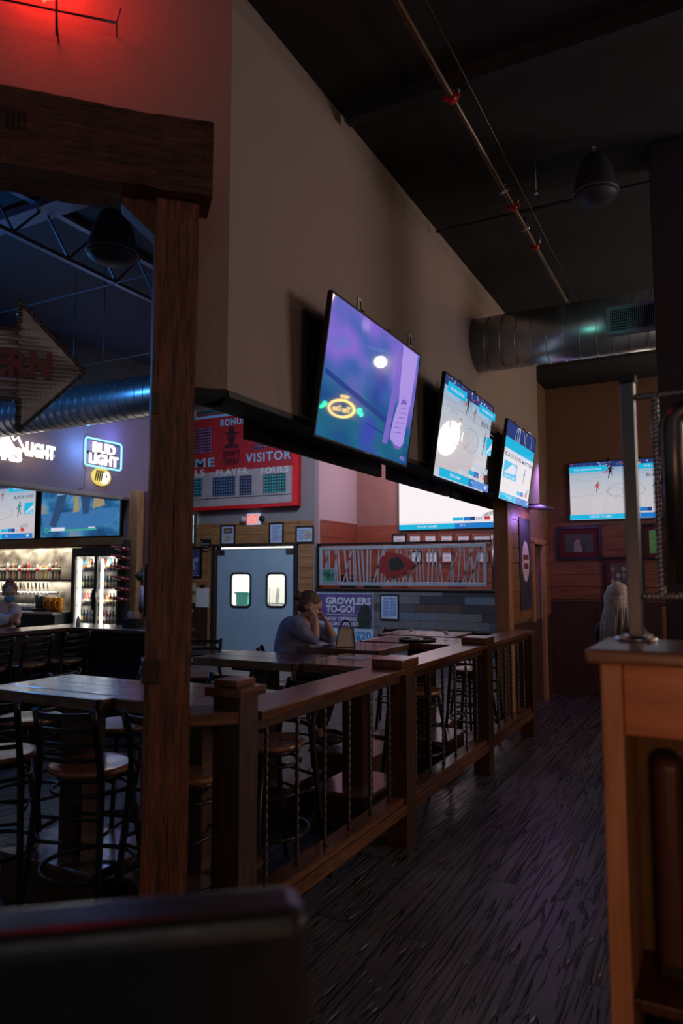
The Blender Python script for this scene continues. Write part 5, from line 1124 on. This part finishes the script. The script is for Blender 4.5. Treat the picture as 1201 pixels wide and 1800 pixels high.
# ================================================================== people
def skin_geo(pts, edges, radii, sub=2):
    me = bpy.data.meshes.new('s'); me.from_pydata([Vector(p) for p in pts], edges, []); o = bpy.data.objects.new('s', me); COL.objects.link(o)
    o.modifiers.new('skin', 'SKIN'); sv = me.skin_vertices[0].data
    for i, r_ in enumerate(radii): sv[i].radius = (r_, r_) if not isinstance(r_, tuple) else r_; sv[i].use_root = (i == 0)
    s = o.modifiers.new('sub', 'SUBSURF'); s.levels = sub; s.render_levels = sub
    dgp = bpy.context.evaluated_depsgraph_get(); dgp.update(); m2 = bpy.data.meshes.new_from_object(o.evaluated_get(dgp)); vs = [v.co.copy() for v in m2.vertices]; fs = [tuple(p.vertices) for p in m2.polygons]
    bpy.data.objects.remove(o); bpy.data.meshes.remove(me); bpy.data.meshes.remove(m2); return vs, fs
def remeshed(name, mb, voxel, mat, parent, smooth=4):
    me = bpy.data.meshes.new(name); mb.bm.to_mesh(me); mb.bm.free(); o = bpy.data.objects.new(name, me); COL.objects.link(o)
    r_ = o.modifiers.new('r', 'REMESH'); r_.mode = 'VOXEL'; r_.voxel_size = voxel; r_.use_smooth_shade = True
    s = o.modifiers.new('sm', 'SMOOTH'); s.iterations = smooth; s.factor = .5
    dgp = bpy.context.evaluated_depsgraph_get(); dgp.update(); m2 = bpy.data.meshes.new_from_object(o.evaluated_get(dgp)); m2.materials.clear(); m2.materials.append(mat); m2.name = name
    for p in m2.polygons: p.use_smooth = True
    o.modifiers.clear(); o.data = m2; o.parent = parent; return o
def head_into(mb, c, yaw, pitch=0, roll=0, k=1.0):
    """head facing local +x before rotation, centre c"""
    M = Matrix.Translation(Vector(c)) @ Matrix.Rotation(yaw, 4, 'Z') @ Matrix.Rotation(pitch, 4, 'Y') @ Matrix.Rotation(roll, 4, 'X') @ Matrix.Diagonal((k, k, k, 1))
    def E(p, r_, seg=16): mb.ell((0, 0, 0), r_, 0, seg, M @ Matrix.Translation(Vector(p)))
    E((-.005, 0, .025), (.093, .074, .09)); E((.025, 0, -.03), (.062, .058, .075)); E((.045, 0, -.085), (.032, .034, .025))
    E((.090, 0, -.012), (.016, .012, .026)); E((.098, 0, -.026), (.014, .013, .010)); E((.078, 0, .022), (.018, .055, .014)); E((.078, 0, -.058), (.014, .024, .007)); E((.076, 0, -.069), (.013, .020, .007))
    E((.058, .035, -.025), (.024, .02, .02)); E((.058, -.035, -.025), (.024, .02, .02)); E((-.005, .076, -.01), (.018, .010, .032)); E((-.005, -.076, -.01), (.018, .010, .032))
    return M
def limb(mb, pts, radii, sub=2):
    vs, fs = skin_geo(pts, [(i, i + 1) for i in range(len(pts) - 1)], radii, sub); mb._add(vs, fs)
def hand(mb, wrist, d, nrm, k=1.0, curl=.5, thumb=1):
    """palm from wrist along d, palm faces nrm; five separate fingers curling towards nrm"""
    d = Vector(d).normalized(); nrm = Vector(nrm); nrm = (nrm - d * nrm.dot(d)).normalized(); s = d.cross(nrm) * thumb; w_ = Vector(wrist)
    limb(mb, [w_ - d * .01, w_ + d * .03 * k, w_ + d * .075 * k], [(.024 * k, .016 * k), (.034 * k, .015 * k), (.036 * k, .013 * k)])
    for i, L in enumerate([.070, .078, .073, .058]):
        b0 = w_ + d * .072 * k + s * (.027 - .018 * i) * k; p = [b0, None, None, None]; ang = curl * .3
        for j, fr_ in enumerate([.45, .32, .25]):
            dd = (d * math.cos(ang) + nrm * math.sin(ang)).normalized(); p[j + 1] = p[j] + dd * L * fr_ * k; ang += curl
        limb(mb, p, [.0095 * k, .009 * k, .008 * k, .0065 * k], 1)
    b0 = w_ + d * .02 * k + s * .025 * k; limb(mb, [b0, b0 + (d * .6 + s * .8).normalized() * .03 * k, b0 + (d * .9 + s * .7 + nrm * .3).normalized() * .055 * k, b0 + (d * 1.0 + s * .45 + nrm * .5).normalized() * .078 * k], [.014 * k, .0115 * k, .0095 * k, .007 * k], 1)
def eyes(M, parent, k=1):
    for s in (-1, 1):
        q = M @ Vector((.078, s * .030, .003)); MB().ell(q, (.010, .010, .007)).build('eye', plain('eye_dark', (.05, .03, .02), .2), parent)

# --- seated woman in a denim shirt : local x = picture right, local y = away
d0 = 5.72; base = aD(520, 1120, d0); WM = thing('person', 'woman in a blue denim shirt resting her cheek on her hand at the table', 'person', (base.x, base.y, 0), YAW)
def wp(px, py, dy_=0): # picture position to local metres
    s = F / (d0 + dy_); return Vector(((px - 520) / s, dy_, EYE - (py - 1010) / s))
hip = wp(512, 1172, .02); hipz = .74; hip.z = hipz + .08
mb = MB()
chest = wp(522, 1108, .02); neck = wp(533, 1086, .01); hd = wp(545, 1066, 0)
limb(mb, [hip, hip + (chest - hip) * .5 + Vector((-.03, 0, 0)), chest, chest + (neck - chest) * .55, neck, hd + Vector((-.02, 0, -.02))], [(.12, .15), (.105, .13), (.10, .15), (.085, .115), (.048, .048), (.045, .045)])
M = head_into(mb, hd, R(12), R(26), R(-6), .98)
e1 = wp(557, 1117, -.16); e1.z = 1.035; w1 = wp(556, 1081, -.12)   # near arm : elbow on the table, hand at the cheek
sh1_ = wp(518, 1094, -.15); sh2_ = wp(530, 1094, .17)
limb(mb, [chest + Vector((0, -.05, .05)), sh1_, sh1_ + (e1 - sh1_) * .55, e1, e1 + (w1 - e1) * .5, w1], [.07, .062, .052, .042, .036, .025])
hand(mb, w1, wp(541, 1063, -.09) - w1, (0, 1, 0), .95, .28, 1)
e2 = wp(585, 1122, .12); e2.z = 1.035; w2 = wp(573, 1092, .04)
limb(mb, [chest + Vector((0, .06, .05)), sh2_, sh2_ + (e2 - sh2_) * .55, e2, e2 + (w2 - e2) * .5, w2], [.07, .06, .05, .042, .036, .025]); hand(mb, w2, wp(562, 1078, .01) - w2, (-.3, -.3, 0), .95, .5, -1)
for s in (-1, 1):
    k_n = Vector((.30, s * .10, hipz + .02)); ft = Vector((.20, s * .10, .31)); limb(mb, [hip + Vector((0, s * .07, -.02)), hip + Vector((.2, s * .09, -.05)), k_n, k_n + (ft - k_n) * .5, ft, ft + Vector((.13, 0, -.03))], [.09, .08, .06, .052, .035, .03])
remeshed('body', mb, .007, skin_mat, WM)
eyes(M, WM)
denim = plain('blue_denim_shirt', (.20, .24, .42), .75, 0, .3, 14, .9)
mb = MB()
limb(mb, [hip + Vector((0, 0, -.05)), hip + (chest - hip) * .5 + Vector((-.035, 0, 0)), chest + Vector((-.01, 0, 0)), chest + (neck - chest) * .55, neck + Vector((-.01, 0, -.025))], [(.14, .165), (.125, .15), (.118, .17), (.10, .135), (.058, .058)])
limb(mb, [chest + Vector((0, -.05, .05)), sh1_, sh1_ + (e1 - sh1_) * .55, e1, e1 + (w1 - e1) * .35], [.085, .082, .070, .058, .050]); limb(mb, [chest + Vector((0, .06, .05)), sh2_, sh2_ + (e2 - sh2_) * .55, e2, e2 + (w2 - e2) * .4], [.085, .078, .068, .058, .05])
remeshed('shirt', mb, .009, denim, WM, 2)
mb = MB()
for s in (-1, 1): k_n = Vector((.30, s * .10, hipz + .02)); ft = Vector((.20, s * .10, .31)); limb(mb, [hip + Vector((0, s * .07, -.03)), hip + Vector((.2, s * .09, -.05)), k_n, k_n + (ft - k_n) * .5, ft + Vector((0, 0, .05))], [.11, .095, .073, .062, .05])
remeshed('trousers', mb, .009, plain('dark_trousers', (.03, .03, .045), .8), WM, 2)
for s in (-1, 1): MB().ell((.25, s * .10, .285), (.13, .045, .045)).build('shoe', rubber, WM)
hair_b = plain('ash_brown_hair', (.11, .065, .04), .55, 0, .35, 60, .5)
mb = MB()
def HE(p, r_): mb.ell((0, 0, 0), r_, 0, 14, M @ Matrix.Translation(Vector(p)))
HE((-.022, 0, .045), (.098, .084, .084)); HE((-.055, 0, .0), (.065, .078, .075)); HE((-.03, .06, .01), (.05, .026, .045)); HE((-.03, -.06, .01), (.05, .026, .045)); HE((-.125, 0, .035), (.042, .042, .04)); HE((-.14, .01, .05), (.03, .03, .03))
remeshed('hair', mb, .006, hair_b, WM, 2)
# handbag
hb_ = aD(577, 1128, 5.45); HBx = thing('handbag', 'cream handbag with black trim standing on the table by the woman', 'handbag', (-2.60, 5.00, 1.001), YAW); cream = plain('cream_leather', (.62, .55, .45), .55)
MB().prism([(-.075, 0), (.075, 0), (.06, .15), (-.05, .15)], -.04, .04).build('bag_body', cream, HBx, .008)
m = MB()
for sgn in (-1, 1): m.bar((.075 * sgn, -.041, 0), ((.06 if sgn > 0 else -.05), -.041, .15), .008, .006)
m.bar((-.05, -.041, .15), (.06, -.041, .15), .006, .006); m.bar((.077, -.04, .003), (.062, -.04, .152), .006); m.bar((.077, .04, .003), (.062, .04, .152), .006); m.build('trim', rubber, HBx)
for yy in (-.035, .035): MB().tube([(-.04, yy, .14), (-.03, yy, .18), (.0, yy, .205), (.035, yy, .19), (.05, yy, .14)], .005, 6).build('handle', rubber, HBx)

# --- bartender
d0 = 7.85; base = aD(10, 1120, d0); BT = thing('person', 'bartender in a white t-shirt and blue face mask behind the bar', 'person', (base.x, base.y, 0), YAW)
def bp_(px, py, dy_=0): s = F / (d0 + dy_); return Vector(((px - 10) / s, dy_, EYE - (py - 1010) / s))
mb = MB(); hd = bp_(14, 1042, 0); neck = bp_(10, 1062, 0); chest = bp_(4, 1082, .02); hip = Vector((chest.x - .02, .03, .92))
limb(mb, [hip, hip + (chest - hip) * .5, chest, chest + (neck - chest) * .6, neck, hd], [(.13, .15), (.11, .12), (.12, .15), (.09, .1), (.045, .045), (.045, .045)])
M = head_into(mb, hd, R(-62), R(12), 0, .95)
for s, w_px in ((1, (40, 1088)), (-1, (34, 1094))):
    sh = chest + Vector((s * .13, -.02 * s, .09)); w_ = bp_(w_px[0], w_px[1], -.22); el = (sh + w_) / 2 + Vector((.02 * s, .03, -.12)); limb(mb, [chest + Vector((s * .06, 0, .07)), sh, (sh + el) / 2, el, (el + w_) / 2, w_], [.06, .055, .046, .038, .032, .022]); hand(mb, w_, (.5, -.6, .35), (-.3, 0, 1), .95, .5, s)
for s in (-1, 1): limb(mb, [hip + Vector((s * .07, 0, -.03)), Vector((hip.x + s * .09, .03, .48)), Vector((hip.x + s * .09, .05, .07)), Vector((hip.x + s * .09, -.08, .04))], [.085, .06, .036, .033])
remeshed('body', mb, .008, skin_mat, BT); eyes(M, BT)
mb = MB(); limb(mb, [hip, hip + (chest - hip) * .5, chest, chest + (neck - chest) * .55], [(.15, .17), (.13, .14), (.14, .17), (.105, .11)])
for s in (-1, 1): sh = chest + Vector((s * .13, -.02 * s, .09)); limb(mb, [chest + Vector((s * .06, 0, .07)), sh, sh + Vector((s * .03, -.03, -.13))], [.075, .07, .062])
remeshed('t_shirt', mb, .01, plain('white_tshirt', (.58, .52, .60), .8), BT, 2)
mb = MB()
for s in (-1, 1): limb(mb, [hip + Vector((s * .06, 0, -.02)), Vector((hip.x + s * .09, .03, .48)), Vector((hip.x + s * .09, .05, .1))], [.11, .075, .06])
remeshed('trousers', mb, .01, rubber, BT, 2)
mb = MB(); mb.ell((0, 0, 0), (.045, .062, .052), 0, 16, M @ Matrix.Translation(Vector((.058, 0, -.045)))); remeshed('face_mask', mb, .006, plain('blue_mask', (.12, .42, .72), .7), BT, 2)
mb = MB()
def HE(p, r_): mb.ell((0, 0, 0), r_, 0, 14, M @ Matrix.Translation(Vector(p)))
HE((-.022, 0, .045), (.098, .084, .082)); HE((-.055, 0, .0), (.062, .078, .075)); HE((-.03, 0, .13), (.05, .05, .038)); remeshed('hair', mb, .007, plain('ginger_hair', (.22, .07, .025), .5, 0, .3, 50, .4), BT, 2)

# --- blond visitor seen from behind beyond the host stand
d0 = 5.4; base = aD(1090, 1110, d0); BV = thing('person', 'visitor with long blond hair seated with back turned beyond the host stand', 'person', (base.x, base.y, 0), YAW - R(60))
def vp(px, py, dy_=0): s = F / (d0 + dy_); return Vector(((px - 1085) / s, dy_, EYE - (py - 1010) / s))
mb = MB(); hd = Vector((0, 0, EYE - .19)); neck = hd + Vector((0, -.01, -.14)); chest = neck + Vector((0, 0, -.16)); hip = Vector((chest.x, .02, .70))
limb(mb, [hip, (hip + chest) / 2, chest, (chest + neck) / 2, neck, hd], [(.15, .13), (.13, .11), (.16, .11), (.12, .08), (.045, .045), (.045, .045)]); M = head_into(mb, hd, R(115), 0, 0, .95)
for s in (-1, 1):
    sh = chest + Vector((s * .17, 0, .08)); w_ = Vector((s * .14, .38, .92)); el = Vector((s * .24, .16, .86)); limb(mb, [chest + Vector((s * .08, 0, .07)), sh, (sh + el) / 2, el, (el + w_) / 2, w_], [.065, .058, .048, .04, .033, .023]); hand(mb, w_, (0, 1, 0), (0, 0, -1), .95, .3, s)
    kn = Vector((s * .12, .42, .66)); ft = Vector((s * .13, .30, .30)) if s > 0 else Vector((-.10, .12, .10)); limb(mb, [hip + Vector((s * .08, 0, -.02)), kn, (kn + ft) / 2, ft, ft + Vector((0, .14, -.04))], [.09, .06, .05, .036, .03])
remeshed('body', mb, .008, skin_mat, BV); eyes(M, BV)
mb = MB(); limb(mb, [hip + Vector((0, 0, -.04)), (hip + chest) / 2, chest, (chest + neck) / 2], [(.17, .15), (.15, .13), (.18, .13), (.13, .09)])
for s in (-1, 1): sh = chest + Vector((s * .17, 0, .08)); w_ = Vector((s * .14, .38, .92)); el = Vector((s * .24, .16, .86)); limb(mb, [chest + Vector((s * .08, 0, .07)), sh, (sh + el) / 2, el, (el + w_ * 2) / 3], [.08, .07, .06, .052, .045])
remeshed('black_top', mb, .01, rubber, BV, 2)
mb = MB()
for s in (-1, 1): kn = Vector((s * .12, .42, .66)); ft = Vector((s * .13, .30, .30)) if s > 0 else Vector((-.10, .12, .10)); limb(mb, [hip + Vector((s * .07, 0, -.03)), kn, (kn + ft) / 2, ft + Vector((0, 0, .06))], [.11, .075, .06, .048])
remeshed('trousers', mb, .01, rubber, BV, 2)
mb = MB(); mb.ell((-.13, .12, .05), (.045, .12, .045)); remeshed('shoe', mb, .008, white_plastic, BV, 1)
blond = plain('ash_blond_hair', (.46, .34, .26), .45, 0, .3, 60, .4); mb = MB(); rh = random.Random(4)
mb.ell((0, 0, 0), (.100, .086, .088), 0, 16, M @ Matrix.Translation(Vector((-.02, 0, .045))))
for k in range(64):
    t = PI + R(60) + PI * 1.1 * (k / 63) - R(10); ax_, ay_ = .082 * math.cos(t), .085 * math.sin(t) - .015; L = .33 + rh.uniform(-.10, .07); j = rh.uniform(-.03, .03)
    mb.tube([hd + Vector((ax_ * .12, ay_ * .12, .132)), hd + Vector((ax_ * .75, ay_ * .75, .095)), hd + Vector((ax_ * 1.08, ay_ * 1.06, .03)), hd + Vector((ax_ * 1.05, ay_, -.05)), hd + Vector((ax_ * 1.1 + j, ay_ - .02, -.16)), hd + Vector((ax_ * 1.0 + j * 1.6, ay_ - .04, -.07 - L))], [.006, .010, .011, .013, .010, .002], 6)
mb.build('hair', blond, BV)
st_ = thing('round_stool', 'black round stool under the blond visitor beyond the host stand', 'stool', (base.x, base.y, 0), 0)
MB().lathe([(.13, .64), (.15, .65), (.15, .672), (.13, .68)], seg=24).build('seat', rubber, st_); MB().cyl((0, 0, .03), (0, 0, .64), .03, 12).build('stem', black_metal, st_); MB().lathe([(.15, 0), (.15, .012), (.04, .03)], seg=24).build('foot_plate', black_metal, st_)
